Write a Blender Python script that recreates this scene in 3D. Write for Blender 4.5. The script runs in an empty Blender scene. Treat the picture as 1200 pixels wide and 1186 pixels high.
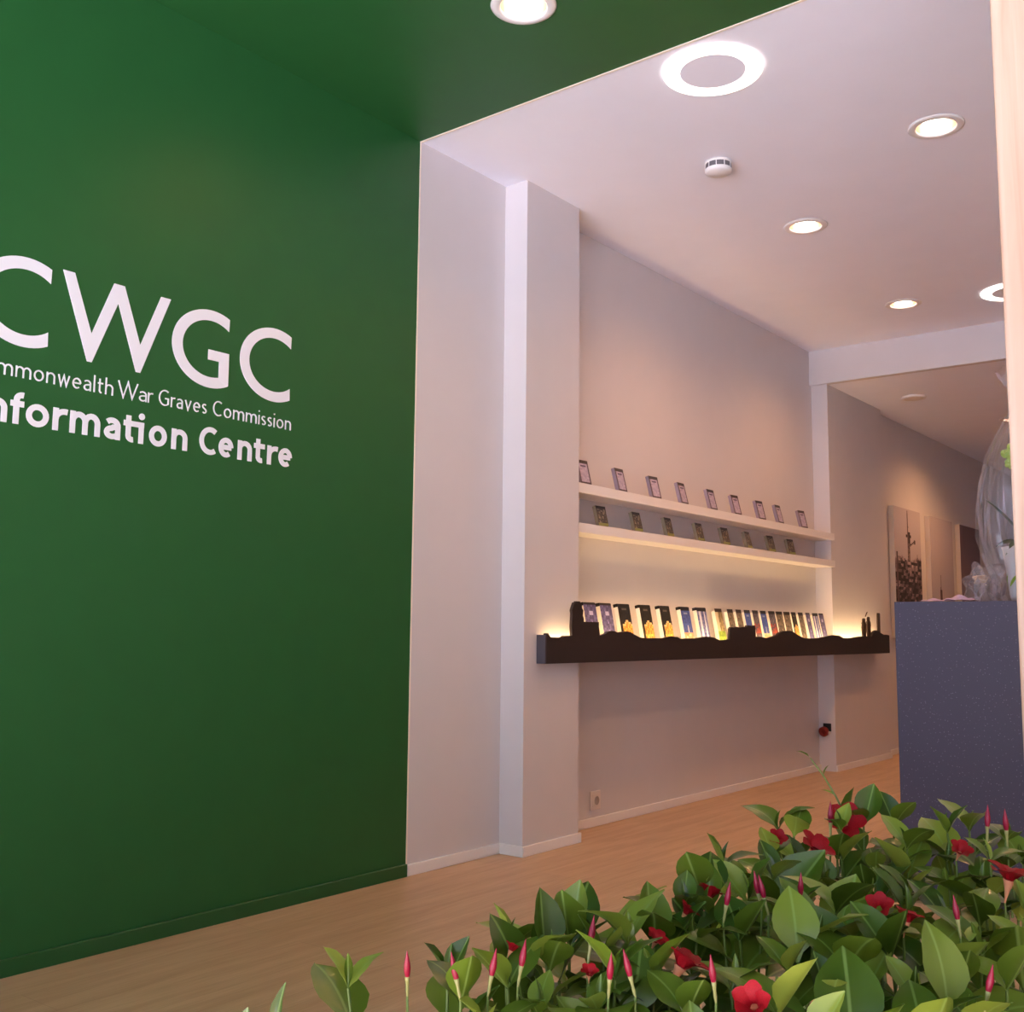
import bpy, bmesh, math, random
from mathutils import Vector, Matrix, Quaternion
random.seed(11)
scn = bpy.context.scene
C = scn.collection

# ---------------------------------------------------------------- camera
def cam_matrix(yaw, pitch, roll):
    return (Matrix.Rotation(yaw, 3, 'Z') @ Matrix.Rotation(pitch, 3, 'X') @ Matrix.Rotation(roll, 3, 'Y'))
_R = cam_matrix(0.6657, 0.1161, -0.0095)
cd = bpy.data.cameras.new('camera')
cd.sensor_width = 36.0
cd.lens = 1251.84 * 36.0 / 1200.0
cd.clip_start = 0.02
cam = bpy.data.objects.new('camera', cd)
C.objects.link(cam)
right, fwd, up = _R.col[0], _R.col[1], _R.col[2]
m = Matrix((right, up, -fwd)).transposed().to_4x4()
m.translation = Vector((0, 0, 1.0))
cam.matrix_world = m
scn.camera = cam

# ---------------------------------------------------------------- world: even daylight outside the open shop front
w = bpy.data.worlds.new('world'); scn.world = w
w.use_nodes = True
bg = w.node_tree.nodes['Background']
bg.inputs['Color'].default_value = (0.66, 0.74, 1.0, 1)
bg.inputs['Strength'].default_value = 2.3
sl = bpy.data.lights.new('sun', 'SUN'); sl.energy = 64.0; sl.color = (0.78, 0.84, 1.0); sl.angle = 0.01
so_ = bpy.data.objects.new('sun', sl); C.objects.link(so_)
so_.rotation_euler = Vector((0.10, 0.40, -0.91)).to_track_quat('-Z', 'Y').to_euler()

scn.view_settings.view_transform = 'Standard'
scn.view_settings.look = 'None'
scn.view_settings.gamma = 1.0
scn.view_settings.use_curve_mapping = False
scn.view_settings.exposure = 0.0

WARM = (1.0, 0.49, 0.20)
LED = (1.0, 0.66, 0.32)

# ---------------------------------------------------------------- materials
def s2l(c):
    return tuple(((v / 255) / 12.92 if v / 255 <= 0.04045 else ((v / 255 + 0.055) / 1.055) ** 2.4) for v in c)

def mat(name, rgb, rough=0.6, spec=0.4, noise=0.0, nscale=30.0, bump=0.0, metal=0.0, stretch=None):
    mt = bpy.data.materials.new(name); mt.use_nodes = True
    nt = mt.node_tree; b = nt.nodes['Principled BSDF']
    col = s2l(rgb)
    b.inputs['Base Color'].default_value = (*col, 1)
    b.inputs['Roughness'].default_value = rough
    b.inputs['Specular IOR Level'].default_value = spec
    b.inputs['Metallic'].default_value = metal
    if noise or bump:
        tc = nt.nodes.new('ShaderNodeTexCoord')
        mp = nt.nodes.new('ShaderNodeMapping')
        if stretch: mp.inputs['Scale'].default_value = stretch
        n = nt.nodes.new('ShaderNodeTexNoise'); n.inputs['Scale'].default_value = nscale; n.inputs['Detail'].default_value = 4
        nt.links.new(tc.outputs['Object'], mp.inputs['Vector']); nt.links.new(mp.outputs['Vector'], n.inputs['Vector'])
        if noise:
            r = nt.nodes.new('ShaderNodeValToRGB')
            r.color_ramp.elements[0].color = (*[max(0, c * (1 - noise)) for c in col], 1)
            r.color_ramp.elements[1].color = (*[min(1, c * (1 + noise)) for c in col], 1)
            r.color_ramp.elements[0].position = 0.3; r.color_ramp.elements[1].position = 0.7
            nt.links.new(n.outputs['Fac'], r.inputs['Fac']); nt.links.new(r.outputs['Color'], b.inputs['Base Color'])
        if bump:
            bp = nt.nodes.new('ShaderNodeBump'); bp.inputs['Strength'].default_value = bump; bp.inputs['Distance'].default_value = 0.002
            nt.links.new(n.outputs['Fac'], bp.inputs['Height']); nt.links.new(bp.outputs['Normal'], b.inputs['Normal'])
    return mt

def emit(name, rgb, strength):
    mt = bpy.data.materials.new(name); mt.use_nodes = True
    b = mt.node_tree.nodes['Principled BSDF']
    b.inputs['Base Color'].default_value = (*rgb, 1)
    b.inputs['Emission Color'].default_value = (*rgb, 1)
    b.inputs['Emission Strength'].default_value = strength
    return mt

def vcol(name, rough=0.45):
    mt = bpy.data.materials.new(name); mt.use_nodes = True
    nt = mt.node_tree; b = nt.nodes['Principled BSDF']
    a = nt.nodes.new('ShaderNodeVertexColor'); a.layer_name = 'print'
    nt.links.new(a.outputs['Color'], b.inputs['Base Color'])
    b.inputs['Roughness'].default_value = rough
    return mt

M = {}
M['white_paint'] = mat('white_paint', (214, 207, 206), 0.55, 0.35, 0.012, 6, 0.05)
M['white_ceiling'] = mat('white_ceiling', (242, 241, 250), 0.7, 0.3, 0.01, 5)
M['white_gloss'] = mat('white_gloss', (236, 230, 226), 0.4, 0.4)
M['green_paint'] = mat('green_paint', (36, 91, 44), 0.45, 0.35, 0.03, 9, 0.08)
M['green_trim'] = mat('green_trim', (34, 86, 42), 0.4, 0.4)
M['edge_trim'] = mat('edge_trim', (240, 228, 208), 0.45, 0.4)
M['letter_white'] = mat('letter_white', (238, 234, 240), 0.5, 0.3)
M['shelf_dark'] = mat('shelf_dark', (52, 42, 40), 0.55, 0.3, 0.06, 40)
M['counter'] = None
M['black'] = mat('black_plastic', (22, 20, 20), 0.5)
M['grey_slot'] = mat('grey_slot', (105, 98, 100), 0.5)
M['page'] = mat('paper_pages', (245, 236, 220), 0.7, 0.2, 0.03, 300, 0, 0, (1, 40, 1))
M['reflector'] = mat('warm_reflector', (235, 190, 160), 0.25, 0.5, metal=0.6)
M['lamp'] = emit('lamp_glow', (1.0, 0.90, 0.76), 9.0)
M['ring'] = emit('ring_glow', (1.0, 0.93, 0.86), 4.0)
M['led'] = emit('led_glow', LED, 80.0)
M['print'] = vcol('printed_cover')
M['canvas_print'] = vcol('printed_canvas', 0.8)
M['canvas_edge'] = mat('canvas_edge', (206, 190, 172), 0.8)
M['soil'] = mat('soil', (42, 30, 24), 0.95, 0.1, 0.4, 60, 0.6)
M['planter'] = mat('planter_zinc', (88, 90, 94), 0.45, 0.5, 0.08, 12, metal=0.5)
M['pot'] = mat('white_pot', (225, 226, 232), 0.35, 0.5)
M['stem'] = mat('green_stem', (100, 116, 50), 0.5, 0.4)
M['petal'] = mat('red_petal', (156, 8, 22), 0.6, 0.25, 0.3, 30)
M['bud_red'] = mat('bud_red', (136, 14, 44), 0.4, 0.4, 0.2, 40)
M['bud_base'] = mat('bud_pale_green', (146, 142, 84), 0.45, 0.4)
M['throat'] = mat('flower_throat', (232, 150, 110), 0.5)
M['tissue'] = mat('lilac_tissue', (176, 150, 178), 0.7)
M['print_green'] = mat('green_leaf_print', (150, 190, 60), 0.4)
M['brown_plastic'] = mat('red_brown_plastic', (128, 34, 26), 0.45)
M['pavement'] = mat('pavement_stone', (190, 187, 194), 0.85, 0.2, 0.1, 3)
M['socket_cup'] = mat('socket_cup_plastic', (176, 158, 146), 0.45)
M['socket'] = mat('socket_plastic', (228, 214, 204), 0.4)

# floor: pale oak laminate, grain along the room
def floor_mat():
    mt = bpy.data.materials.new('oak_laminate'); mt.use_nodes = True
    nt = mt.node_tree; b = nt.nodes['Principled BSDF']
    tc = nt.nodes.new('ShaderNodeTexCoord')
    def nz(scale, sc, det=5, dist=0.0):
        mp = nt.nodes.new('ShaderNodeMapping'); mp.inputs['Scale'].default_value = scale
        n = nt.nodes.new('ShaderNodeTexNoise'); n.inputs['Scale'].default_value = sc; n.inputs['Detail'].default_value = det
        n.inputs['Distortion'].default_value = dist
        nt.links.new(tc.outputs['Object'], mp.inputs['Vector']); nt.links.new(mp.outputs['Vector'], n.inputs['Vector'])
        return n
    n1 = nz((9, 0.9, 1), 2.2, 6, 0.6)
    n2 = nz((60, 3.0, 1), 2.5, 3)
    br = nt.nodes.new('ShaderNodeTexBrick')
    mp = nt.nodes.new('ShaderNodeMapping'); mp.inputs['Rotation'].default_value = (0, 0, math.pi / 2)
    nt.links.new(tc.outputs['Object'], mp.inputs['Vector']); nt.links.new(mp.outputs['Vector'], br.inputs['Vector'])
    br.inputs['Scale'].default_value = 1.0; br.inputs['Brick Width'].default_value = 1.3; br.inputs['Row Height'].default_value = 0.19
    br.inputs['Mortar Size'].default_value = 0.0012; br.offset = 0.37
    br.inputs['Color1'].default_value = (0.96, 0.96, 0.96, 1); br.inputs['Color2'].default_value = (1.03, 1.03, 1.03, 1); br.inputs['Mortar'].default_value = (0.82, 0.80, 0.78, 1)
    r = nt.nodes.new('ShaderNodeValToRGB')
    r.color_ramp.elements[0].color = (*s2l((188, 152, 118)), 1); r.color_ramp.elements[0].position = 0.32
    r.color_ramp.elements[1].color = (*s2l((204, 170, 136)), 1); r.color_ramp.elements[1].position = 0.66
    nt.links.new(n1.outputs['Fac'], r.inputs['Fac'])
    r2 = nt.nodes.new('ShaderNodeValToRGB')
    r2.color_ramp.elements[0].color = (0.93, 0.925, 0.92, 1); r2.color_ramp.elements[0].position = 0.35
    r2.color_ramp.elements[1].color = (1.02, 1.02, 1.02, 1); r2.color_ramp.elements[1].position = 0.6
    nt.links.new(n2.outputs['Fac'], r2.inputs['Fac'])
    def mul(a, bb):
        x = nt.nodes.new('ShaderNodeMix'); x.data_type = 'RGBA'; x.blend_type = 'MULTIPLY'; x.inputs[0].default_value = 1
        nt.links.new(a, x.inputs[6]); nt.links.new(bb, x.inputs[7]); return x.outputs[2]
    nt.links.new(mul(mul(r.outputs['Color'], r2.outputs['Color']), br.outputs['Color']), b.inputs['Base Color'])
    b.inputs['Roughness'].default_value = 0.42; b.inputs['Specular IOR Level'].default_value = 0.4
    return mt
M['floor'] = floor_mat()

def counter_mat():
    mt = mat('dark_speckled_composite', (66, 62, 82), 0.5, 0.4)
    nt = mt.node_tree; b = nt.nodes['Principled BSDF']
    tc = nt.nodes.new('ShaderNodeTexCoord')
    v = nt.nodes.new('ShaderNodeTexVoronoi'); v.inputs['Scale'].default_value = 85
    nt.links.new(tc.outputs['Object'], v.inputs['Vector'])
    r = nt.nodes.new('ShaderNodeValToRGB')
    r.color_ramp.elements[0].position = 0.10; r.color_ramp.elements[0].color = (*s2l((118, 110, 132)), 1)
    r.color_ramp.elements[1].position = 0.20; r.color_ramp.elements[1].color = (*s2l((76, 69, 90)), 1)
    nt.links.new(v.outputs['Distance'], r.inputs['Fac']); nt.links.new(r.outputs['Color'], b.inputs['Base Color'])
    return mt
M['counter'] = counter_mat()

def pale_wood():
    mt = mat('pale_beech', (232, 198, 176), 0.5, 0.3)
    nt = mt.node_tree; b = nt.nodes['Principled BSDF']
    tc = nt.nodes.new('ShaderNodeTexCoord'); mp = nt.nodes.new('ShaderNodeMapping'); mp.inputs['Scale'].default_value = (22, 22, 1.1)
    n = nt.nodes.new('ShaderNodeTexNoise'); n.inputs['Scale'].default_value = 2.0; n.inputs['Detail'].default_value = 6; n.inputs['Distortion'].default_value = 0.8
    nt.links.new(tc.outputs['Object'], mp.inputs['Vector']); nt.links.new(mp.outputs['Vector'], n.inputs['Vector'])
    r = nt.nodes.new('ShaderNodeValToRGB')
    r.color_ramp.elements[0].position = 0.3; r.color_ramp.elements[0].color = (*s2l((202, 160, 136)), 1)
    r.color_ramp.elements[1].position = 0.7; r.color_ramp.elements[1].color = (*s2l((220, 184, 162)), 1)
    nt.links.new(n.outputs['Fac'], r.inputs['Fac']); nt.links.new(r.outputs['Color'], b.inputs['Base Color'])
    return mt
M['pale_wood'] = pale_wood()

def leaf_mat():
    mt = bpy.data.materials.new('glossy_leaf'); mt.use_nodes = True
    nt = mt.node_tree; b = nt.nodes['Principled BSDF']; out = nt.nodes['Material Output']
    oi = nt.nodes.new('ShaderNodeObjectInfo')
    r = nt.nodes.new('ShaderNodeValToRGB')
    r.color_ramp.elements[0].color = (*s2l((58, 78, 18)), 1); r.color_ramp.elements[0].position = 0.0
    r.color_ramp.elements[1].color = (*s2l((150, 160, 62)), 1); r.color_ramp.elements[1].position = 1.0
    e = r.color_ramp.elements.new(0.55); e.color = (*s2l((94, 114, 32)), 1)
    nt.links.new(oi.outputs['Random'], r.inputs['Fac'])
    # pale midrib and side veins from the leaf's own coordinates
    tc = nt.nodes.new('ShaderNodeTexCoord'); sp = nt.nodes.new('ShaderNodeSeparateXYZ')
    nt.links.new(tc.outputs['Object'], sp.inputs['Vector'])
    ab = nt.nodes.new('ShaderNodeMath'); ab.operation = 'ABSOLUTE'; nt.links.new(sp.outputs['X'], ab.inputs[0])
    lt = nt.nodes.new('ShaderNodeMapRange'); lt.inputs['From Min'].default_value = 0.008; lt.inputs['From Max'].default_value = 0.022
    lt.inputs['To Min'].default_value = 0.55; lt.inputs['To Max'].default_value = 0.0
    nt.links.new(ab.outputs[0], lt.inputs['Value'])
    mix = nt.nodes.new('ShaderNodeMix'); mix.data_type = 'RGBA'
    nt.links.new(lt.outputs['Result'], mix.inputs[0]); nt.links.new(r.outputs['Color'], mix.inputs[6])
    mix.inputs[7].default_value = (*s2l((150, 172, 92)), 1)
    nt.links.new(mix.outputs[2], b.inputs['Base Color'])
    b.inputs['Roughness'].default_value = 0.3; b.inputs['Specular IOR Level'].default_value = 0.6
    tr = nt.nodes.new('ShaderNodeBsdfTranslucent'); nt.links.new(mix.outputs[2], tr.inputs['Color'])
    ms = nt.nodes.new('ShaderNodeMixShader'); ms.inputs[0].default_value = 0.22
    nt.links.new(b.outputs[0], ms.inputs[1]); nt.links.new(tr.outputs[0], ms.inputs[2]); nt.links.new(ms.outputs[0], out.inputs['Surface'])
    return mt
M['leaf'] = leaf_mat()
M['dark_leaf'] = mat('dark_strap_leaf', (52, 78, 38), 0.35, 0.5)

def cello_mat():
    mt = bpy.data.materials.new('cellophane'); mt.use_nodes = True
    nt = mt.node_tree; out = nt.nodes['Material Output']
    for n in list(nt.nodes):
        if n != out: nt.nodes.remove(n)
    t = nt.nodes.new('ShaderNodeBsdfTransparent'); t.inputs['Color'].default_value = (0.97, 0.96, 0.97, 1)
    g = nt.nodes.new('ShaderNodeBsdfGlossy'); g.inputs['Roughness'].default_value = 0.12; g.inputs['Color'].default_value = (0.9, 0.9, 0.95, 1)
    d = nt.nodes.new('ShaderNodeBsdfDiffuse'); d.inputs['Color'].default_value = (0.85, 0.83, 0.88, 1)
    lw = nt.nodes.new('ShaderNodeLayerWeight'); lw.inputs['Blend'].default_value = 0.35
    m1 = nt.nodes.new('ShaderNodeMixShader'); m1.inputs[0].default_value = 0.06
    nt.links.new(t.outputs[0], m1.inputs[1]); nt.links.new(d.outputs[0], m1.inputs[2])
    m2 = nt.nodes.new('ShaderNodeMixShader')
    sc = nt.nodes.new('ShaderNodeMath'); sc.operation = 'MULTIPLY'; sc.inputs[1].default_value = 0.5
    nt.links.new(lw.outputs['Fresnel'], sc.inputs[0]); nt.links.new(sc.outputs[0], m2.inputs[0])
    nt.links.new(m1.outputs[0], m2.inputs[1]); nt.links.new(g.outputs[0], m2.inputs[2]); nt.links.new(m2.outputs[0], out.inputs['Surface'])
    return mt
M['cello'] = cello_mat()

# ---------------------------------------------------------------- helpers
def mesh(name, verts, faces, mt, parent=None, smooth=False, loc=None, recalc=False):
    me = bpy.data.meshes.new(name); me.from_pydata([tuple(v) for v in verts], [], faces); me.update()
    if recalc:
        b = bmesh.new(); b.from_mesh(me); bmesh.ops.recalc_face_normals(b, faces=b.faces); b.to_mesh(me); b.free()
    if mt: me.materials.append(mt)
    if smooth: me.polygons.foreach_set('use_smooth', [True] * len(me.polygons))
    o = bpy.data.objects.new(name, me); C.objects.link(o)
    if parent: o.parent = parent
    if loc is not None: o.location = loc
    return o

def box(name, lo, hi, mt, parent=None, bevel=0.0, seg=2):
    c = [(a + b) / 2 for a, b in zip(lo, hi)]
    h = [(b - a) / 2 for a, b in zip(lo, hi)]
    bm = bmesh.new(); bmesh.ops.create_cube(bm, size=2.0)
    for v in bm.verts: v.co = Vector((v.co.x * h[0], v.co.y * h[1], v.co.z * h[2]))
    if bevel: bmesh.ops.bevel(bm, geom=bm.edges[:], offset=bevel, segments=seg, affect='EDGES', profile=0.5)
    me = bpy.data.meshes.new(name); bm.to_mesh(me); bm.free(); me.materials.append(mt)
    o = bpy.data.objects.new(name, me); C.objects.link(o)
    o.location = c
    if parent:
        o.parent = parent
        o.location = Vector(c) - Vector(parent.get('origin_', (0, 0, 0)))
    return o

def thing(name, label, cat, loc=(0, 0, 0), group=None, rotz=0.0):
    o = bpy.data.objects.new(name, None); C.objects.link(o)
    o.location = loc; o.rotation_euler = (0, 0, rotz); o.empty_display_size = 0.05
    o['label'] = label; o['category'] = cat
    if group: o['group'] = group
    return o

def tag(o, label, cat, group=None):
    o['label'] = label; o['category'] = cat
    if group: o['group'] = group
    return o

def struct(o, label=None):
    o['kind'] = 'structure'
    if label: o['label'] = label
    return o

def lathe(name, prof, mt, parent=None, n=32, smooth=True, loc=None, closed=False):
    vs, fs = [], []
    k = len(prof)
    for i in range(n):
        a = 2 * math.pi * i / n
        for r, z in prof: vs.append((r * math.cos(a), r * math.sin(a), z))
    for i in range(n):
        j = (i + 1) % n
        for q in range(k - 1 if not closed else k):
            p = (q + 1) % k
            fs.append((i * k + q, j * k + q, j * k + p, i * k + p))
    return mesh(name, vs, fs, mt, parent, smooth, loc, recalc=True)

def prism_x(name, yz, x0, x1, mt, parent=None, origin=(0, 0, 0)):
    """polygon in the Y-Z plane, extruded along X"""
    bm = bmesh.new()
    vs = [bm.verts.new((x0 - origin[0], y - origin[1], z - origin[2])) for y, z in yz]
    f = bm.faces.new(vs)
    r = bmesh.ops.extrude_face_region(bm, geom=[f])
    for v in r['geom']:
        if isinstance(v, bmesh.types.BMVert): v.co.x += (x1 - x0)
    bmesh.ops.recalc_face_normals(bm, faces=bm.faces)
    bmesh.ops.triangulate(bm, faces=[q for q in bm.faces if len(q.verts) > 4])
    me = bpy.data.meshes.new(name); bm.to_mesh(me); bm.free(); me.materials.append(mt)
    o = bpy.data.objects.new(name, me); C.objects.link(o)
    if parent: o.parent = parent
    return o

def print_sheet(name, w, h, nu, nv, fn, mt, parent=None, loc=(0, 0, 0)):
    """flat printed sheet in the Y-Z plane facing +X, colour per cell"""
    vs, fs = [], []
    for j in range(nv + 1):
        for i in range(nu + 1): vs.append((0, (i / nu - 0.5) * w, j / nv * h))
    for j in range(nv):
        for i in range(nu):
            a = j * (nu + 1) + i
            fs.append((a, a + 1, a + nu + 2, a + nu + 1))
    o = mesh(name, vs, fs, mt, parent, False, loc)
    ca = o.data.color_attributes.new('print', 'FLOAT_COLOR', 'CORNER')
    cols = []
    for j in range(nv):
        for i in range(nu):
            c = s2l(fn((i + 0.5) / nu, (j + 0.5) / nv))
            for _ in range(4): cols.extend((*c, 1.0))
    ca.data.foreach_set('color', cols)
    return o

def copy_tree(o, parent=None, mats=None):
    c = o.copy(); C.objects.link(c)
    if parent: c.parent = parent
    for ch in list(o.children): copy_tree(ch, c)
    return c

# ---------------------------------------------------------------- the room
ZC = 3.143; ZF = 2.880; ZB = 2.880
XW = -3.112; XP = -2.978; XR = -3.158; XS = -3.033; XG = -3.10
Y1 = 3.2816; Y2 = 3.8903; Y3 = 4.327; Y4 = 7.717; YB = 7.684; Y5 = 8.88; YEND = 14.0; YFRONT = -1.6
XRIGHT = 1.9

struct(box('floor', (-3.4, YFRONT, -0.06), (XRIGHT + 0.2, YEND + 0.2, 0.0), M['floor']), 'pale oak laminate floor running into the shop')
struct(box('pavement', (-14, -18, -0.12), (16, YFRONT - 0.002, -0.03), M['pavement']), 'stone pavement outside the open shop front')
struct(box('wall_left', (-3.4, YFRONT, 0), (XW, Y1, ZC + 0.1), M['green_paint']), 'deep green painted wall with white lettering')
struct(box('wall_left_white', (-3.4, Y1 + 0.0002, 0), (XW, Y2 + 0.02, ZC + 0.1), M['white_paint']), 'white painted wall strip beside the green wall')
struct(box('wall_left_pilaster', (-3.4, Y2, 0), (XP, Y3, ZC + 0.1), M['white_paint']), 'white pilaster at the near end of the shelves')
struct(box('wall_left_recess', (-3.4, Y3 - 0.02, 0), (XR, Y4 + 0.02, ZC + 0.1), M['white_paint']), 'recessed white wall behind the shelves')
struct(box('wall_left_far', (-3.4, Y4, 0), (XS, Y5, ZC + 0.1), M['white_paint']), 'white wall block at the far end of the shelves')
struct(box('wall_left_gallery', (-3.4, Y5 - 0.02, 0), (XG, YEND, ZC + 0.1), M['white_paint']), 'white far wall hung with three canvases')
struct(box('wall_back', (-3.4, YEND, 0), (XRIGHT + 0.2, YEND + 0.2, ZC + 0.1), M['white_paint']))
struct(box('wall_right', (XRIGHT, YFRONT, 0), (XRIGHT + 0.2, YEND, ZC + 0.1), M['white_paint']))

def ceiling_sheet(name, x0, x1, y0, y1, z, holes, mt, label):
    bm = bmesh.new(); edges = []
    def loop(pts):
        vs = [bm.verts.new((x, y, z)) for x, y in pts]
        for i in range(len(vs)): edges.append(bm.edges.new((vs[i], vs[(i + 1) % len(vs)])))
        return vs
    loop([(x0, y0), (x1, y0), (x1, y1), (x0, y1)])
    for hx, hy, hr in holes:
        lo = loop([(hx + hr * math.cos(2 * math.pi * i / 32), hy + hr * math.sin(2 * math.pi * i / 32)) for i in range(32)])
    bmesh.ops.triangle_fill(bm, edges=edges, use_beauty=True, use_dissolve=False)
    for f in bm.faces:
        if f.normal.z > 0: f.normal_flip()
    T = 0.16
    top = [bm.verts.new((x, y, z + T)) for x, y in ((x0, y0), (x1, y0), (x1, y1), (x0, y1))]
    bm.faces.new(top)
    bv = [bm.verts.new((x, y, z)) for x, y in ((x0, y0), (x1, y0), (x1, y1), (x0, y1))]
    for i in range(4): bm.faces.new((bv[i], bv[(i + 1) % 4], top[(i + 1) % 4], top[i]))
    me = bpy.data.meshes.new(name); bm.to_mesh(me); bm.free(); me.materials.append(mt)
    o = bpy.data.objects.new(name, me); C.objects.link(o)
    return struct(o, label)

HOLE = 0.083
GREEN_DL = [(-2.12, 2.738)]
MAIN_DL = [(-1.262, 4.496), (-2.153, 5.236), (-2.183, 6.894)]
FAR_DL = [(-2.23, 9.93)]
ceiling_sheet('ceiling_entrance', -3.4, XRIGHT + 0.2, YFRONT, Y1, ZC, [(x, y, HOLE) for x, y in GREEN_DL], M['green_paint'], 'green painted entrance ceiling')
ceiling_sheet('ceiling', -3.4, XRIGHT + 0.2, Y1, YB + 0.02, ZC, [(x, y, HOLE) for x, y in MAIN_DL], M['white_ceiling'], 'white ceiling over the shelves')
ceiling_sheet('ceiling_gallery', -3.4, XRIGHT + 0.2, YB + 0.06, YEND, ZF, [(x, y, HOLE) for x, y in FAR_DL], M['white_ceiling'], 'lower white ceiling beyond the beam')
struct(box('trim_1', (XR, YB, ZB), (XRIGHT, YB + 0.06, ZC + 0.1), M['white_paint']), 'white ceiling beam crossing the shop')
# cream edge strip where green meets white
struct(box('trim_2', (XW - 0.001, Y1, 0.0), (XW + 0.002, Y1 + 0.007, ZC), M['edge_trim']), 'thin cream edge strip between green and white wall')
struct(box('trim_3', (XW, Y1, ZC - 0.003), (XRIGHT, Y1 + 0.010, ZC + 0.001), M['edge_trim']), 'thin cream edge strip between green and white ceiling')

# baseboards
BH = 0.046; BT = 0.012
def base(name, lo, hi, mt, label):
    return struct(box(name, lo, hi, mt, bevel=0.002, seg=1), label)
base('baseboard_left', (XW, YFRONT, 0), (XW + BT, Y1, BH + 0.004), M['green_trim'], 'green baseboard under the green wall')
base('baseboard_left_white', (XW, Y1 + 0.001, 0), (XW + BT, Y2, BH), M['white_gloss'], 'white baseboard under the white wall strip')
base('baseboard_pilaster_front', (XW + BT, Y2 - BT, 0), (XP + BT, Y2, BH), M['white_gloss'], 'white baseboard on the near pilaster face')
base('baseboard_pilaster_side', (XP, Y2, 0), (XP + BT, Y3 + BT, BH), M['white_gloss'], 'white baseboard along the pilaster side')
base('baseboard_recess', (XR, Y3, 0), (XR + BT, Y4, BH), M['white_gloss'], 'white baseboard under the recessed wall')
base('baseboard_far', (XS, Y4, 0), (XS + BT, Y5 + BT, BH), M['white_gloss'], 'white baseboard along the far wall block')
base('baseboard_gallery', (XG, Y5 + BT, 0), (XG + BT, YEND, BH), M['white_gloss'], 'white baseboard under the canvases')

# pale wooden door post at the right edge of the view
struct(box('door_1', (-0.527, 2.3, 0), (-0.12, 2.52, ZC), M['pale_wood'], bevel=0.006), 'pale beech wood door post at the right edge')

# ---------------------------------------------------------------- lettering on the green wall
XL0, XL1 = XW - 0.0005, XW + 0.0025

def ribbon(path, t, closed=False):
    """flat stroke around a centre line -> (left pts, right pts)"""
    n = len(path); L, R = [], []
    for i in range(n):
        p = Vector(path[i])
        if closed: a, b = Vector(path[i - 1]), Vector(path[(i + 1) % n])
        else: a, b = Vector(path[max(0, i - 1)]), Vector(path[min(n - 1, i + 1)])
        d1 = (p - a) if (p - a).length > 1e-9 else (b - p)
        d2 = (b - p) if (b - p).length > 1e-9 else (p - a)
        d1 = d1.normalized(); d2 = d2.normalized()
        n1 = Vector((-d1.y, d1.x)); n2 = Vector((-d2.y, d2.x))
        mt = n1 + n2
        if mt.length < 1e-6: mt = n1
        mt.normalize(); k = 1 / max(0.35, mt.dot(n1))
        L.append(p + mt * t / 2 * k); R.append(p - mt * t / 2 * k)
    return L, R

def letter(strokes, t, parent, origin, lift=0.0):
    """strokes: list of (path, closed) in wall coords (y, z); builds one letter mesh, 3 mm thick"""
    vs, fs = [], []
    for si, (path, closed) in enumerate(strokes):
        XF_ = XL1 + lift + 0.0004 * si
        if closed == 'fill':
            b = len(vs); n = len(path)
            for xx in (XF_, XL0):
                for p in path: vs.append((xx - origin[0], p[0] - origin[1], p[1] - origin[2]))
            fs.append(tuple(range(b, b + n)))
            for i in range(n): fs.append((b + i, b + n + i, b + n + (i + 1) % n, b + (i + 1) % n))
            continue
        L, R = ribbon(path, t, closed); n = len(L); b = len(vs)
        for p in L + R: vs.append((XF_ - origin[0], p.x - origin[1], p.y - origin[2]))
        for p in L + R: vs.append((XL0 - origin[0], p.x - origin[1], p.y - origin[2]))
        rng = n if closed else n - 1
        for i in range(rng):
            j = (i + 1) % n
            fs.append((b + i, b + n + i, b + n + j, b + j))
            fs.append((b + i, b + j, b + 2 * n + j, b + 2 * n + i))
            fs.append((b + n + j, b + n + i, b + 3 * n + i, b + 3 * n + j))
        if not closed:
            fs.append((b, b + 2 * n, b + 3 * n, b + n)); e = n - 1
            fs.append((b + e, b + n + e, b + 3 * n + e, b + 2 * n + e))
    return mesh('letter', vs, fs, M['letter_white'], parent)

def arc(cx, cz, rx, rz, a0, a1, n=18):
    return [(cx + rx * math.cos(math.radians(a0 + (a1 - a0) * i / n)), cz + rz * math.sin(math.radians(a0 + (a1 - a0) * i / n))) for i in range(n + 1)]

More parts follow.
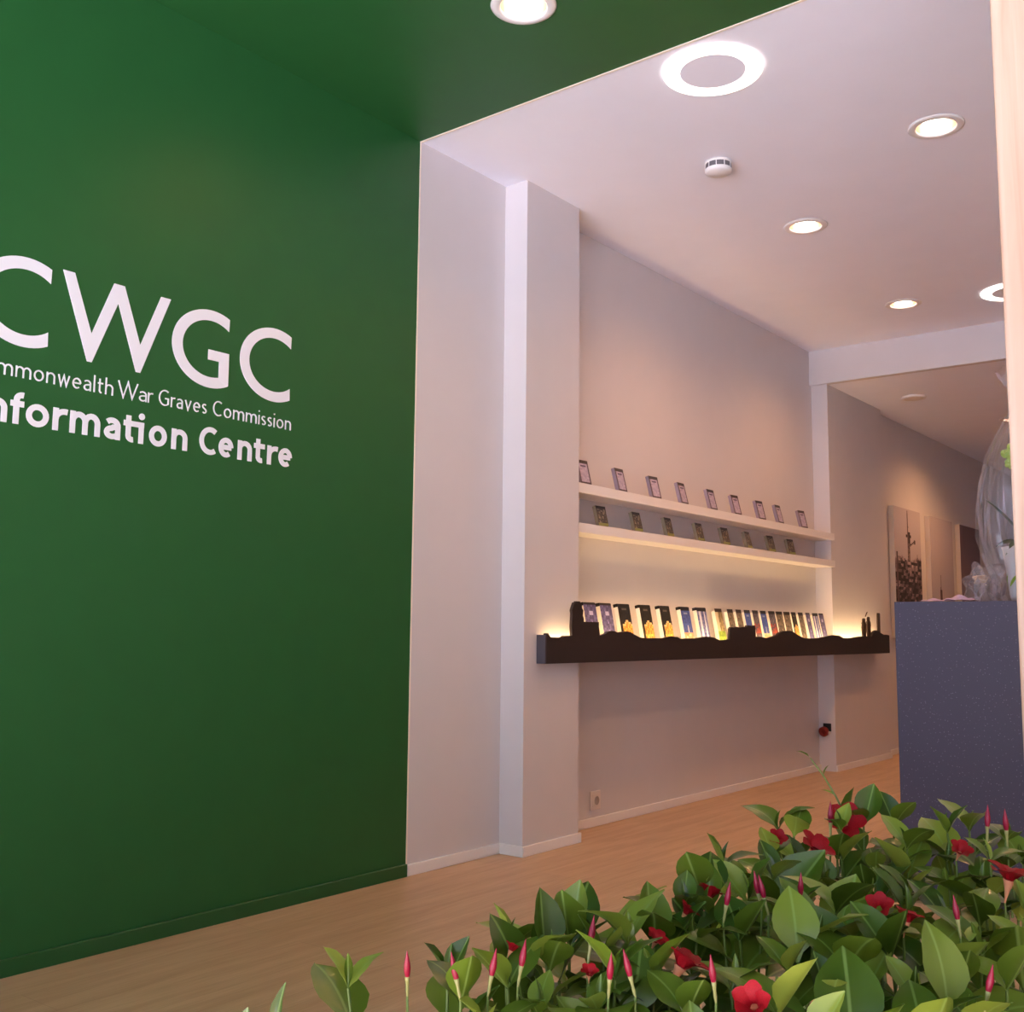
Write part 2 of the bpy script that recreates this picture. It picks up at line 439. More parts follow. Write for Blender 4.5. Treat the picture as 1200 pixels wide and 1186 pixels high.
def glyph(ch, x, z, wd, xh, cap, t):
    h = t / 2; S = []
    X = lambda u: x + u
    def st(*pts): S.append(([(x + a, z + b) for a, b in pts], False))
    def path(p): S.append(([(x + a, z + b) for a, b in p], False))
    if ch == 'o':
        S.append((arc(x + wd / 2, z + xh / 2, wd / 2 - h, xh / 2 - h, 0, 345, 23), True))
    elif ch in 'nh':
        st((h, 0), (h, cap if ch == 'h' else xh))
        path([(h, xh * 0.55)] + arc(wd / 2, xh - h - (wd / 2 - h) * 0.95, wd / 2 - h, (wd / 2 - h) * 0.95, 165, 0, 12) + [(wd - h, 0)])
    elif ch == 'm':
        st((h, 0), (h, xh)); q = (wd - t) / 2
        for k in range(2):
            r = q / 2
            path([(h + k * q, xh * 0.55)] + arc(h + k * q + r, xh - h - r * 1.1, r, r * 1.1, 165, 0, 10) + [(h + (k + 1) * q, 0)])
    elif ch == 'r':
        st((h, 0), (h, xh)); r = (wd - h)
        path([(h, xh * 0.5)] + arc(h + r * 0.85, xh - h - r * 0.75, r * 0.85, r * 0.75, 160, 75, 8))
    elif ch == 'a':
        path(arc(wd * 0.47, xh - h - (wd / 2 - h) * 0.9, wd * 0.53 - h, (wd / 2 - h) * 0.9, 140, 0, 12) + [(wd - h, 0)])
        path([(wd - h, xh * 0.58), (wd * 0.55, xh * 0.56)] + arc(wd * 0.48, xh * 0.29 + h * 0.2, wd * 0.48 - h, xh * 0.29 - h * 0.8, 95, 290, 12) + [(wd - h, xh * 0.2)])
    elif ch == 'e':
        st((h, xh * 0.51), (wd - h * 0.9, xh * 0.51))
        path(arc(wd / 2, xh / 2, wd / 2 - h, xh / 2 - h, 2, 308, 22))
    elif ch == 'i':
        st((h, 0), (h, xh)); c = xh + (cap - xh) * 0.72
        S.append((arc(x + h, z + c, t * 0.62, t * 0.62, 0, 330, 11), 'fill'))
    elif ch == 'l': st((h, 0), (h, cap))
    elif ch == 'I': st((h, 0), (h, cap))
    elif ch == 't':
        s = wd * 0.38
        path([(s, xh + (cap - xh) * 0.62), (s, xh * 0.3)] + arc(s + wd * 0.32, xh * 0.3, wd * 0.32, xh * 0.3 - h, 190, 285, 8))
        st((0, xh - h), (wd, xh - h))
    elif ch == 'f':
        s = wd * 0.40
        path([(s, 0), (s, cap * 0.72)] + arc(s + wd * 0.36, cap * 0.76, wd * 0.36, cap * 0.24 - h, 175, 75, 8))
        st((0, xh - h), (wd * 0.9, xh - h))
    elif ch == 'w':
        st((h, xh), (wd * 0.28, h * 0.6), (wd / 2, xh * 0.97), (wd * 0.72, h * 0.6), (wd - h, xh))
    elif ch == 'v': st((h, xh), (wd / 2, h), (wd - h, xh))
    elif ch == 'W':
        st((h, cap), (wd * 0.28, h), (wd / 2, cap * 0.98), (wd * 0.72, h), (wd - h, cap))
    elif ch == 's':
        r = xh / 4 + h * 0.1 - h / 2
        path(arc(wd / 2, xh * 0.74 - h * 0.1, wd / 2 - h, xh * 0.26 - h * 0.9, 40, 215, 10) + arc(wd / 2, xh * 0.26 + h * 0.1, wd / 2 - h, xh * 0.26 - h * 0.9, 60, -145, 12))
    elif ch in 'CG':
        rx, rz = wd * 0.60 - h, cap / 2 - h
        e = 305 if ch == 'C' else 300
        path(arc(wd * 0.60, cap / 2, rx, rz, 53, e, 24) + ([(wd - h, cap * 0.13)] if ch == 'G' else []))
        if ch == 'G': st((wd - h, cap * 0.10), (wd - h, cap * 0.46), (wd * 0.62, cap * 0.46))
    return S

# big initials
big = thing('wall_lettering', 'large white CWGC initials on the green wall', 'lettering', (XW, 2.05, 1.835))
BO = (XW, 2.05, 1.835)
def ell_cut(cy, cz, rx, rz, ycut, n=44):
    a0 = math.degrees(math.acos((ycut - cy) / rx))
    return [(cy + rx * math.cos(math.radians(a0 + (360 - 2 * a0) * i / n)), cz + rz * math.sin(math.radians(a0 + (360 - 2 * a0) * i / n))) for i in range(n + 1)]
def band_letter(outer, inner, extra=None):
    vs, fs = [], []; n = len(outer)
    for xx in (XL1, XL0):
        for p in outer + inner: vs.append((xx - BO[0], p[0] - BO[1], p[1] - BO[2]))
    q = 2 * n
    for i in range(n - 1):
        fs += [(i, n + i, n + i + 1, i + 1), (i, i + 1, q + i + 1, q + i), (n + i + 1, n + i, q + n + i, q + n + i + 1)]
    fs += [(0, q, q + n, n), (n - 1, 2 * n - 1, q + 2 * n - 1, q + n - 1)]
    if extra:
        for pi_, poly in enumerate(extra):
            b = len(vs); k = len(poly)
            for xx in (XL1 + 0.0004 * (pi_ + 1), XL0):
                for p in poly: vs.append((xx - BO[0], p[0] - BO[1], p[1] - BO[2]))
            fs.append(tuple(range(b, b + k)))
            for i in range(k): fs.append((b + i, b + k + i, b + k + (i + 1) % k, b + (i + 1) % k))
    mesh('letter', vs, fs, M['letter_white'], big)
for dy in (-0.955, 0.0):
    band_letter(ell_cut(2.5178 + dy, 1.976, 0.158, 0.139, 2.594 + dy), ell_cut(2.5172 + dy, 1.976, 0.1165, 0.1015, 2.593 + dy))
gy = 2.234
go = ell_cut(gy, 1.976, 0.158, 0.139, 2.309); gi = ell_cut(gy, 1.976, 0.1165, 0.1015, 2.308)
band_letter(go, gi, [[(2.224, 1.937), (2.3115, 1.937), (2.3115, 1.973), (2.224, 1.973)], [(2.2708, 1.874), (2.305, 1.853), (2.3115, 1.856), (2.3115, 1.9372), (2.2708, 1.9372)]])
# W as a prism
wpoly = [(1.675, 2.110), (1.714, 2.110), (1.781, 1.927), (1.851, 2.112), (1.889, 2.112), (1.956, 1.928), (2.026, 2.112), (2.064, 2.112), (1.961, 1.836), (1.945, 1.836), (1.869, 2.050), (1.787, 1.836), (1.771, 1.836)]
prism_x('letter', wpoly, XL0, XL1, M['letter_white'], big, BO)

sub = thing('wall_lettering', 'thin white words Commonwealth War Graves Commission under the initials', 'lettering', (XW, 2.0, 1.742))
SO = (XW, 2.0, 1.742)
ADV = {'o': .92, 'm': 1.42, 'n': .82, 'w': 1.18, 'e': .86, 'a': .74, 'l': .16, 't': .52, 'h': .82, 'W': 1.95, 'r': .46, 'G': 1.2, 'v': .82, 's': .58, 'C': 1.12, 'i': .16}
def word(txt, y0, y1, z, xh, cap, t, parent, org, gap=0.26):
    tot = sum(ADV[c] for c in txt) + gap * (len(txt) - 1); k = (y1 - y0) / tot; y = y0
    for c in txt:
        wd = ADV[c] * k if c not in 'il' else t
        letter(glyph(c, y, z, wd, xh, cap, t), t, parent, org)
        y += (ADV[c] + gap) * k
word('Commonwealth', 1.402, 1.867, 1.742, 0.0345, 0.0545, 0.0045, sub, SO)
word('War', 1.883, 2.012, 1.742, 0.0345, 0.0545, 0.0045, sub, SO, 0.12)
word('Graves', 2.036, 2.227, 1.742, 0.0345, 0.0545, 0.0045, sub, SO)
word('Commission', 2.254, 2.605, 1.742, 0.0345, 0.0545, 0.0045, sub, SO)

bold = thing('wall_lettering', 'bold white words Information Centre below the thin line', 'lettering', (XW, 2.0, 1.6))
DO = (XW, 2.0, 1.600)
for ch, a, b in (('I', 1.428, 1.449), ('n', 1.466, 1.527), ('f', 1.536, 1.582), ('o', 1.585, 1.657), ('r', 1.670, 1.714), ('m', 1.726, 1.828), ('a', 1.843, 1.900),
                 ('t', 1.911, 1.957), ('i', 1.967, 1.988), ('o', 2.006, 2.073), ('n', 2.092, 2.154), ('C', 2.203, 2.277), ('e', 2.284, 2.346), ('n', 2.366, 2.428),
                 ('t', 2.438, 2.486), ('r', 2.499, 2.544), ('e', 2.552, 2.615)):
    letter(glyph(ch, a, 1.600, b - a, 0.0705, 0.098, 0.0178), 0.0178, bold, DO)
# ligature bar joining t and i
letter([([(1.94, 1.6616), (1.9848, 1.6616)], False)], 0.0178, bold, DO, 0.001)

# ---------------------------------------------------------------- ceiling fittings
def downlight(x, y, z, label, power):
    t = thing('downlight', label, 'ceiling light', (x, y, z), 'recessed downlights')
    lathe('trim_ring', [(0.082, 0.002), (0.080, -0.004), (0.085, -0.008), (0.108, -0.006), (0.115, -0.0005), (0.113, 0.0)], M['white_gloss'], t, 40)
    lathe('reflector', [(0.082, -0.002), (0.080, 0.02), (0.070, 0.045), (0.04, 0.06), (0.0005, 0.06)], M['reflector'], t, 40)
    lathe('lamp', [(0.0005, 0.002), (0.03, 0.004), (0.047, 0.009), (0.054, 0.018), (0.054, 0.036), (0.0005, 0.040)], M['lamp'], t, 40)
    ld = bpy.data.lights.new('downlight_beam', 'SPOT'); ld.energy = power; ld.color = WARM; ld.spot_size = math.radians(158); ld.spot_blend = 1.0; ld.shadow_soft_size = 0.05
    lo = bpy.data.objects.new('downlight_beam', ld); C.objects.link(lo); lo.location = (0, 0, -0.03); lo.parent = t
    return t
P = 58.0
downlight(*GREEN_DL[0], ZC, 'white rimmed downlight set in the green ceiling', P * 0.5)
downlight(*MAIN_DL[0], ZC, 'large downlight in white ceiling nearest the wooden post', P)
downlight(*MAIN_DL[1], ZC, 'downlight in white ceiling beyond the smoke detector', P)
downlight(*MAIN_DL[2], ZC, 'small downlight in white ceiling just before the beam', P)
downlight(*FAR_DL[0], ZF, 'distant downlight in the lower ceiling beyond the beam', P * 1.5)

def ring_light(x, y, z, label):
    t = thing('ring_light', label, 'ceiling light', (x, y, z), 'round ring lights')
    lathe('luminous_ring', [(0.125, -0.0005), (0.125, -0.008), (0.128, -0.010), (0.183, -0.010), (0.188, -0.008), (0.188, -0.0005)], M['ring'], t, 56)
    lathe('center_panel', [(0.0005, -0.008), (0.1245, -0.008), (0.1245, -0.0005)], M['white_ceiling'], t, 56, smooth=False)
    return t
ring_light(-1.80, 3.512, ZC, 'bright ring light beside the green ceiling edge')
ring_light(-1.545, 7.03, ZC, 'distant ring light half hidden by the wooden post')

sd = thing('smoke_detector', 'round white smoke detector with grey slotted band on ceiling', 'smoke detector', (-2.162, 4.262, ZC))
lathe('base', [(0.0005, 0.0), (0.060, 0.0), (0.062, -0.006), (0.060, -0.011), (0.0005, -0.011)], M['white_gloss'], sd)
lathe('vent_band', [(0.058, -0.009), (0.060, -0.036), (0.0005, -0.036)], M['grey_slot'], sd)
lathe('cover', [(0.060, -0.034), (0.062, -0.037), (0.060, -0.047), (0.052, -0.053), (0.0005, -0.055)], M['white_gloss'], sd)
for i in range(10):
    a = 2 * math.pi * i / 10
    rb = box('rib', (-0.003, -0.0015, -0.0115), (0.003, 0.0015, 0.0115), M['white_gloss'], None)
    rb.parent = sd; rb.location = (0.058 * math.cos(a), 0.058 * math.sin(a), -0.0225); rb.rotation_euler = (0, 0, a)
fd = thing('ceiling_speaker', 'flat pale disc on the lower ceiling beyond the beam', 'ceiling speaker', (-2.643, 8.531, ZF))
lathe('rim', [(0.072, -0.0005), (0.094, -0.0005), (0.094, -0.012), (0.090, -0.018), (0.074, -0.018)], M['white_gloss'], fd)
lathe('grille', [(0.0005, -0.022), (0.06, -0.020), (0.076, -0.015), (0.076, -0.001)], M['socket'], fd)

# ---------------------------------------------------------------- white wall shelves
for nm, z0, z1, lab in (('top', 1.690, 1.740, 'upper white floating shelf with lilac leaflets'), ('low', 1.490, 1.538, 'lower white floating shelf with green leaflets')):
    o = box('wall_shelf', (XR - 0.0005, Y3 + 0.0005, z0), (-3.003, Y4 - 0.0005, z1), M['white_gloss'], bevel=0.0025)
    tag(o, lab, 'shelf', 'white wall shelves')

def mixc(a, b, t): return tuple(a[i] * (1 - t) + b[i] * t for i in range(3))
def leaflet(kind):
    t = bpy.data.objects.new('leaflet_stand', None); C.objects.link(t); t.empty_display_size = 0.05
    if kind == 0: W_, H_ = 0.088, 0.128
    else: W_, H_ = 0.082, 0.108
    lean = bpy.data.objects
    rot = (0, math.radians(-14), 0)
    pg = box('leaflet_stack', (-0.022, -W_ / 2, 0.0), (-0.0012, W_ / 2, H_), M['leaf_stack%d' % kind], None, bevel=0.001, seg=1)
    pg.parent = t; pg.rotation_euler = rot; pg.location = Matrix.Rotation(rot[1], 3, 'Y') @ Vector((-0.0116, 0, H_ / 2))
    def fn(u, v):
        if kind == 0:
            if v > 0.86: return (44, 32, 36)
            if v < 0.10: return (74, 56, 62)
            if u < 0.1 or u > 0.93: return (92, 76, 88)
            if 0.70 < v < 0.8 and 0.2 < u < 0.75: return (96, 78, 104)
            k = random.random()
            return mixc((168, 152, 176), (196, 180, 196), k)
        if v > 0.86: return (34, 26, 26)
        if v < 0.17: return (136, 138, 74)
        if u < 0.12 or u > 0.9: return (70, 60, 50)
        k = random.random()
        return mixc((58, 50, 48), (150, 138, 120), k * k)
    cv = print_sheet('cover', W_, H_, 8, 14, fn, M['print'], t)
    cv.rotation_euler = rot
    back = box('stand_back', (-0.004, -W_ / 2 * 0.8, 0), (0.0, W_ / 2 * 0.8, H_ * 0.8), M['stand%d' % kind], None)
    back.parent = t; back.rotation_euler = rot; back.location = Matrix.Rotation(rot[1], 3, 'Y') @ Vector((-0.0245, 0, H_ * 0.42))
    return t
M['leaf_stack0'] = mat('lilac_leaflet_stack', (150, 136, 150), 0.6)
M['leaf_stack1'] = mat('olive_leaflet_stack', (134, 124, 104), 0.6)
M['stand0'] = mat('grey_card', (150, 136, 140), 0.6)
M['stand1'] = mat('tan_card', (150, 134, 100), 0.6)
ORD = ['first', 'second', 'third', 'fourth', 'fifth', 'sixth', 'seventh', 'eighth', 'ninth', 'tenth', 'eleventh', 'twelfth', 'thirteenth', 'fourteenth',
       'fifteenth', 'sixteenth', 'seventeenth', 'eighteenth', 'nineteenth', 'twentieth', 'twenty-first', 'twenty-second']
l0 = leaflet(0); l1 = leaflet(1)
for proto, ys, z, nm, grp in ((l0, [4.468, 4.819, 5.174, 5.495, 5.858, 6.183, 6.540, 6.835, 7.230], 1.7405, 'small lilac leaflet stand on upper white shelf, %s from near pilaster', 'lilac leaflets on the upper shelf'),
                              (l1, [4.631, 4.982, 5.327, 5.692, 6.024, 6.347, 6.690, 7.014], 1.5385, 'small dark leaflet stand with green foot on lower white shelf, %s from near pilaster', 'green-footed leaflets on the lower shelf')):
    for i, y in enumerate(ys):
        o = proto if i == 0 else copy_tree(proto)
        o.location = (-3.028, y, z + 0.0055); o['group'] = grp; o['category'] = 'leaflet'; o['label'] = nm % ORD[i]
        o.rotation_euler = (0, 0, math.radians(random.uniform(-7, 5)))

# ---------------------------------------------------------------- dark display shelf with skyline front
XF = -2.928
sh = thing('display_shelf', 'dark brown backlit display shelf with cut-out battlefield skyline front', 'shelf', (XF, 6.3, 0.85))
SHO = (XF, 6.3, 0.85)
sky = [(3.995, 0.988), (4.008, 0.990), (4.02, 0.978), (4.03, 0.971), (4.121, 0.970), (4.141, 0.978), (4.2, 0.979), (4.439, 0.979), (4.491, 0.988), (4.505, 0.993), (4.519, 1.0), (4.55, 1.004), (4.577, 1.002), (4.60, 0.996), (4.635, 0.997), (4.68, 1.002), (4.725, 0.999), (4.75, 0.990), (4.771, 0.984), (4.817, 0.971), (4.877, 0.967),
       (4.973, 0.968), (5.03, 0.966), (5.075, 0.969), (5.143, 0.978), (5.18, 0.975), (5.211, 0.974), (5.246, 0.963), (5.34, 0.967), (5.425, 0.966), (5.498, 0.972), (5.54, 0.977), (5.593, 0.975), (5.651, 0.969), (5.709, 0.955), (5.81, 0.958), (5.84, 0.963),
       (6.194, 0.972), (6.235, 0.978), (6.28, 0.975), (6.33, 0.970), (6.373, 0.968), (6.44, 0.978), (6.515, 0.989), (6.55, 1.003), (6.588, 1.011), (6.66, 1.016), (6.736, 1.014), (6.77, 1.006), (6.811, 0.995), (6.87, 0.981), (6.94, 0.968), (7.05, 0.966), (7.149, 0.968), (7.23, 0.972), (7.317, 0.979), (7.40, 0.986), (7.467, 0.990),
       (7.572, 0.986), (7.645, 0.969), (7.771, 0.967), (7.85, 0.972), (7.927, 0.978), (8.041, 0.983), (8.225, 0.983), (8.255, 1.007), (8.29, 1.022), (8.332, 1.029), (8.38, 1.024), (8.426, 1.011), (8.502, 0.994), (8.56, 0.996), (8.625, 0.991)]
prism_x('front_panel', [(3.995, 0.850), ] + sky + [(8.625, 0.850)][0:1] if False else [(8.625, 0.850), (3.995, 0.850)] + sky, XF - 0.018, XF, M['shelf_dark'], sh, SHO)
def shbox(name, lo, hi, mt, bevel=0.0):
    o = box(name, lo, hi, mt, None, bevel); o.parent = sh; o.location = o.location - Vector(SHO); return o
shbox('base_board', (XR + 0.0005, Y3 + 0.0005, 0.852), (XF - 0.0185, Y4 - 0.0005, 0.930), M['shelf_dark'])
shbox('base_board', (XP + 0.0005, 3.996, 0.852), (XF - 0.0185, Y3, 0.930), M['shelf_dark'])
shbox('base_board', (XS + 0.0005, Y4, 0.852), (XF - 0.0185, 8.62, 0.930), M['shelf_dark'])
M['end_panel'] = mat('daylit_end_panel', (78, 72, 80), 0.5)  # paler than the dark shelf: daylight on its near end put into the colour
shbox('end_panel', (XP + 0.0005, 3.985, 0.850), (XF, 3.9945, 0.982), M['end_panel'])
shbox('led_strip', (XF - 0.034, 4.03, 0.9305), (XF - 0.024, 8.58, 0.938), M['led'])
# cut-outs standing out of the skyline
tower = [(4.204, 0.97), (4.200, 1.02), (4.205, 1.083), (4.201, 1.10), (4.214, 1.124), (4.222, 1.137), (4.232, 1.134), (4.238, 1.143), (4.268, 1.143), (4.272, 1.134), (4.283, 1.130), (4.283, 1.112), (4.296, 1.100), (4.291, 1.075), (4.300, 1.060), (4.300, 1.046), (4.432, 1.046), (4.432, 1.02), (4.438, 1.0), (4.438, 0.97)]
prism_x('ruined_tower_cutout', tower, XF - 0.016, XF - 0.0005, M['shelf_dark'], sh, SHO)
ruin = [(5.838, 0.955), (5.844, 1.023), (5.86, 1.034), (5.90, 1.031), (5.93, 1.036), (5.97, 1.031), (6.02, 1.036), (6.066, 1.034), (6.07, 1.042), (6.086, 1.047), (6.14, 1.042), (6.185, 1.047), (6.192, 1.0), (6.194, 0.955)]
prism_x('ruined_wall_cutout', ruin, XF - 0.016, XF - 0.0005, M['shelf_dark'], sh, SHO)
M['cutout_brown'] = mat('brown_cutout', (74, 56, 44), 0.6)
soldier = [(-.022, 0), (-.030, .045), (-.034, .075), (-.026, .098), (-.030, .112), (-.020, .118), (-.016, .126), (-.020, .134), (-.012, .146), (0, .150), (.012, .147), (.018, .138), (.014, .126), (.022, .116), (.030, .108), (.034, .085), (.028, .070), (.030, .045), (.024, 0)]
for yy, hh in ((8.085, 0.96), (8.185, 1.04)):
    prism_x('soldier_cutout', [(yy + a * 1.15, 0.975 + b * hh) for a, b in soldier], XF - 0.014, XF - 0.002, M['cutout_brown'], sh, SHO)
prism_x('rifle_cutout', [(8.118, 1.13), (8.124, 1.132), (8.165, 1.165), (8.160, 1.168), (8.135, 1.15)], XF - 0.010, XF - 0.004, M['cutout_brown'], sh, SHO)
prism_x('column_cutout', [(8.384, 1.0), (8.384, 1.155), (8.390, 1.164), (8.424, 1.164), (8.431, 1.155), (8.431, 1.0)], XF - 0.014, XF - 0.002, M['cutout_brown'], sh, SHO)

def brochure(kind, seed, holder):
    rd = random.Random(seed)
    t = bpy.data.objects.new('brochure', None); C.objects.link(t); t.empty_display_size = 0.05
    Wd, Hh, T = (0.104 if holder else 0.086), 0.213, 0.026
    rot = (0, math.radians(-11), 0)
    def fn(u, v):
        k = rd.random()
        if kind == 'violet':
            if v > 0.93: return (40, 34, 44)
            if 0.72 < v < 0.82 and 0.35 < u < 0.75: return (190, 184, 214)
            if 0.3 < v < 0.55 and 0.45 < u < 0.62 and k > 0.4: return (150, 140, 200)
            return mixc((66, 58, 96), (116, 108, 152), k)
        if kind == 'night':
            if 0.84 < v < 0.9 and 0.3 < u < 0.72: return (112, 104, 92)
            d = (u - 0.62) * 1.2
            roof = 0.60 - abs(d) * 0.25
            if v < roof and u > 0.2:
                if v > roof - 0.05: return (226, 190, 136)
                return mixc((150, 96, 40), (240, 180, 90), k)
            return mixc((22, 20, 20), (40, 34, 30), k)
        if kind == 'blue':
            if v > 0.92: return (32, 32, 44)
            if 0.78 < v < 0.84 and 0.3 < u < 0.7: return (150, 160, 190)
            if v < 0.30: return mixc((150, 100, 70), (226, 196, 160), k)
            if abs(u - 0.55) < 0.08 and v < 0.5: return (190, 186, 200)
            return mixc((40, 54, 118), (84, 100, 170), v * 0.5 + k * 0.5)
        if kind == 'pale':
            if v > 0.92: return (40, 38, 46)
            if abs(u - 0.35) < 0.1 or abs(u - 0.75) < 0.07: return (214, 208, 220)
            return mixc((70, 80, 140), (130, 130, 172), k)
        if kind == 'green':
            if v > 0.9: return (44, 32, 26)
            if v < 0.34: return mixc((92, 112, 40), (140, 160, 66), k)
            if u < 0.4: return (206, 190, 160)
            return mixc((110, 92, 60), (170, 150, 110), k)
        if kind == 'red':
            if v > 0.9: return (36, 32, 36)
            if 0.25 < v < 0.62 and k > 0.45: return (150, 66, 52)
            return mixc((60, 56, 70), (120, 110, 120), k)
        if v > 0.9: return (36, 30, 30)
        return mixc((58, 50, 48), (150, 132, 112), k)
    pg = box('pages', (-T, -Wd / 2, 0), (-0.0012, Wd / 2, Hh * 0.93), M['page'], None)
    pg.parent = t; pg.rotation_euler = rot; pg.location = Matrix.Rotation(rot[1], 3, 'Y') @ Vector((-T / 2, 0, Hh * 0.465))
    cv = print_sheet('cover', Wd, Hh, 10, 20, fn, M['print'], t); cv.rotation_euler = rot
    if not holder: return t
    hd = box('holder_top', (-T - 0.004, -Wd / 2 - 0.002, Hh * 0.935), (-0.002, Wd / 2, Hh + 0.004), M['black'], None, bevel=0.002, seg=1)
    hd.parent = t; hd.rotation_euler = rot; hd.location = Matrix.Rotation(rot[1], 3, 'Y') @ Vector((-(T + 0.006) / 2, 0, Hh * 0.97))
    return t
KD = {'violet': 'violet night-scene', 'night': 'black brochure with golden lit building', 'blue': 'blue sky monument', 'pale': 'pale blue columns', 'green': 'green and beige', 'red': 'grey and red', 'misc': 'brown grey'}
seq = [(4.597, 'violet'), (4.749, 'violet'), (4.925, 'night'), (5.147, 'night'), (5.363, 'night'), (5.601, 'blue'), (5.801, 'pale'), (6.022, 'green'), (6.185, 'misc'), (6.305, 'misc'),
       (6.425, 'blue'), (6.545, 'red'), (6.665, 'blue'), (6.795, 'red'), (6.915, 'misc'), (7.04, 'misc'), (7.16, 'night'), (7.28, 'misc'), (7.41, 'violet'), (7.54, 'pale'), (7.655, 'violet')]
protos = {}
for i, (y, k) in enumerate(seq):
    if (k, i < 7) not in protos: protos[(k, i < 7)] = o = brochure(k, len(k) * 7 + i, i < 7)
    else: o = copy_tree(protos[(k, i < 7)])
    o.location = (-3.012, y * 0.9845, 0.9358)
    o.rotation_euler = (0, 0, math.radians(random.uniform(-5, 3)))
    o['category'] = 'brochure'; o['group'] = 'brochures on the dark display shelf'
    d = {'violet': 'violet brochure', 'night': 'black brochure with golden lit building', 'blue': 'blue brochure with monument', 'pale': 'pale blue brochure with columns', 'green': 'green and beige brochure', 'red': 'grey and red brochure', 'misc': 'brown-grey brochure'}[k]
    o['label'] = '%s on dark shelf, %s in the row from the left' % (d, ORD[i])

# ---------------------------------------------------------------- sockets
so = thing('wall_socket', 'pale wall socket low on the recessed wall', 'socket', (XR, 4.736, 0.131))
def part_box(name, lo, hi, mt, parent, bevel=0.0):
    o = box(name, lo, hi, mt, None, bevel); o.parent = parent; return o
part_box('frame', (0.0005, -0.046, -0.048), (0.009, 0.046, 0.048), M['socket'], so, 0.003)
part_box('insert', (0.0095, -0.032, -0.032), (0.012, 0.032, 0.032), M['socket'], so, 0.001)
ring = lathe('socket_cup', [(0.0005, 0.001), (0.017, 0.001), (0.020, 0.0045), (0.0225, 0.004)], M['socket_cup'], so, 24); ring.rotation_euler = (0, math.pi / 2, 0); ring.location = (0.0121, 0, 0)
jb = thing('wall_box', 'open black wall box with red-brown connector low on far pilaster', 'socket', (-3.094, Y4, 0.30))
part_box('back_box', (-0.030, -0.006, -0.012), (0.030, -0.0005, 0.045), M['black'], jb, 0.002)
cn = lathe('connector', [(0.0005, 0.0), (0.030, 0.0), (0.036, 0.012), (0.036, 0.035), (0.026, 0.045), (0.020, 0.038), (0.0005, 0.036)], M['brown_plastic'], jb, 18)
cn.rotation_euler = (math.radians(105), 0, math.radians(-15)); cn.location = (-0.012, -0.007, -0.008)
part_box('clip', (0.010, -0.03, -0.030), (0.026, -0.006, -0.012), M['socket'], jb, 0.003)

# ---------------------------------------------------------------- canvases on the far wall
def pic(kind):
    rd = random.Random(40 + kind)
    def fn(u, v):
        n = rd.random()
        skyc = mixc((190, 178, 184), (150, 138, 144), max(0, 0.9 - v) * 0.6 + n * 0.06)
        if kind == 0:
            if abs(u - 0.50) < 0.018 and 0.70 < v < 0.97: return (96, 76, 80)
            if abs(u - 0.50 - (0.97 - v) * 0.12) < 0.014 and 0.85 < v < 0.99: return (130, 110, 112)
            if abs(u - 0.53) < 0.055 and 0.735 < v < 0.82: return (44, 32, 38)
            if abs(u - 0.52) < 0.10 and 0.78 < v < 0.795: return (52, 40, 44)
            if abs(u - 0.76) < 0.03 and 0.73 < v < 0.77: return (60, 46, 50)
            if 0.58 < u < 0.78 and abs(v - 0.72 - (u - 0.58) * 0.2) < 0.008: return (80, 62, 66)
            if abs(u - 0.53) < 0.04 and 0.60 < v < 0.74: return (120, 100, 100) if n > 0.35 else (70, 56, 60)
            if (abs(u - 0.08) < 0.02 or abs(u - 0.85) < 0.012) and v < 0.66: return (90, 72, 76)
            if v < 0.60 + 0.015 * math.sin(u * 9) + 0.02 * n:
                q = random.Random(int(u * 13 + 2 * math.sin(v * 9)) * 977 + int(v * 44) * 31).random()
                b = q * q * (0.45 + 0.55 * n)
                if 0.5 < v and q > 0.45: b += 0.25
                return mixc((36, 26, 34), (176, 154, 156), b)
            return skyc
        if kind == 1:
            if abs(u - 0.40) < 0.05 * max(0.15, (0.50 - v) * 4) and v < 0.52: return (78, 58, 62)
            if abs(u - 0.40) < 0.05 and 0.30 < v < 0.40: return (58, 42, 48)
            if v < 0.17 + 0.03 * math.sin(u * 17) + n * 0.03: return mixc((52, 38, 44), (120, 96, 98), n)
            return skyc
        base_ = mixc((112, 92, 100), (150, 128, 130), (1 - v) * 0.9 + n * 0.1)
        if v < 0.34 and u < 0.55: return mixc((96, 76, 78), (176, 152, 146), n)
        if abs(v - 0.34) < 0.012 and u < 0.6: return (52, 40, 46)
        return base_
    return fn
for k, (ya, lab) in enumerate(((9.19, 'canvas photo of a statue topped scaffold roof, nearest of three'), (10.185, 'canvas photo of a thin spire under pale sky, middle of three'), (11.15, 'darker canvas photo of cloudy sky, farthest of three'))):
    W_, H_ = 0.71, 1.135
    t = thing('canvas_print', lab, 'picture', (XG, ya + W_ / 2, 0.966), 'canvases on the far wall')
    part_box('stretched_frame', (0.0005, -W_ / 2, 0), (0.048, W_ / 2, H_), M['canvas_edge'], t, 0.002)
    print_sheet('printed_face', W_ - 0.002, H_ - 0.002, 56, 90, pic(k), M['canvas_print'], t, (0.0486, 0, 0.001))

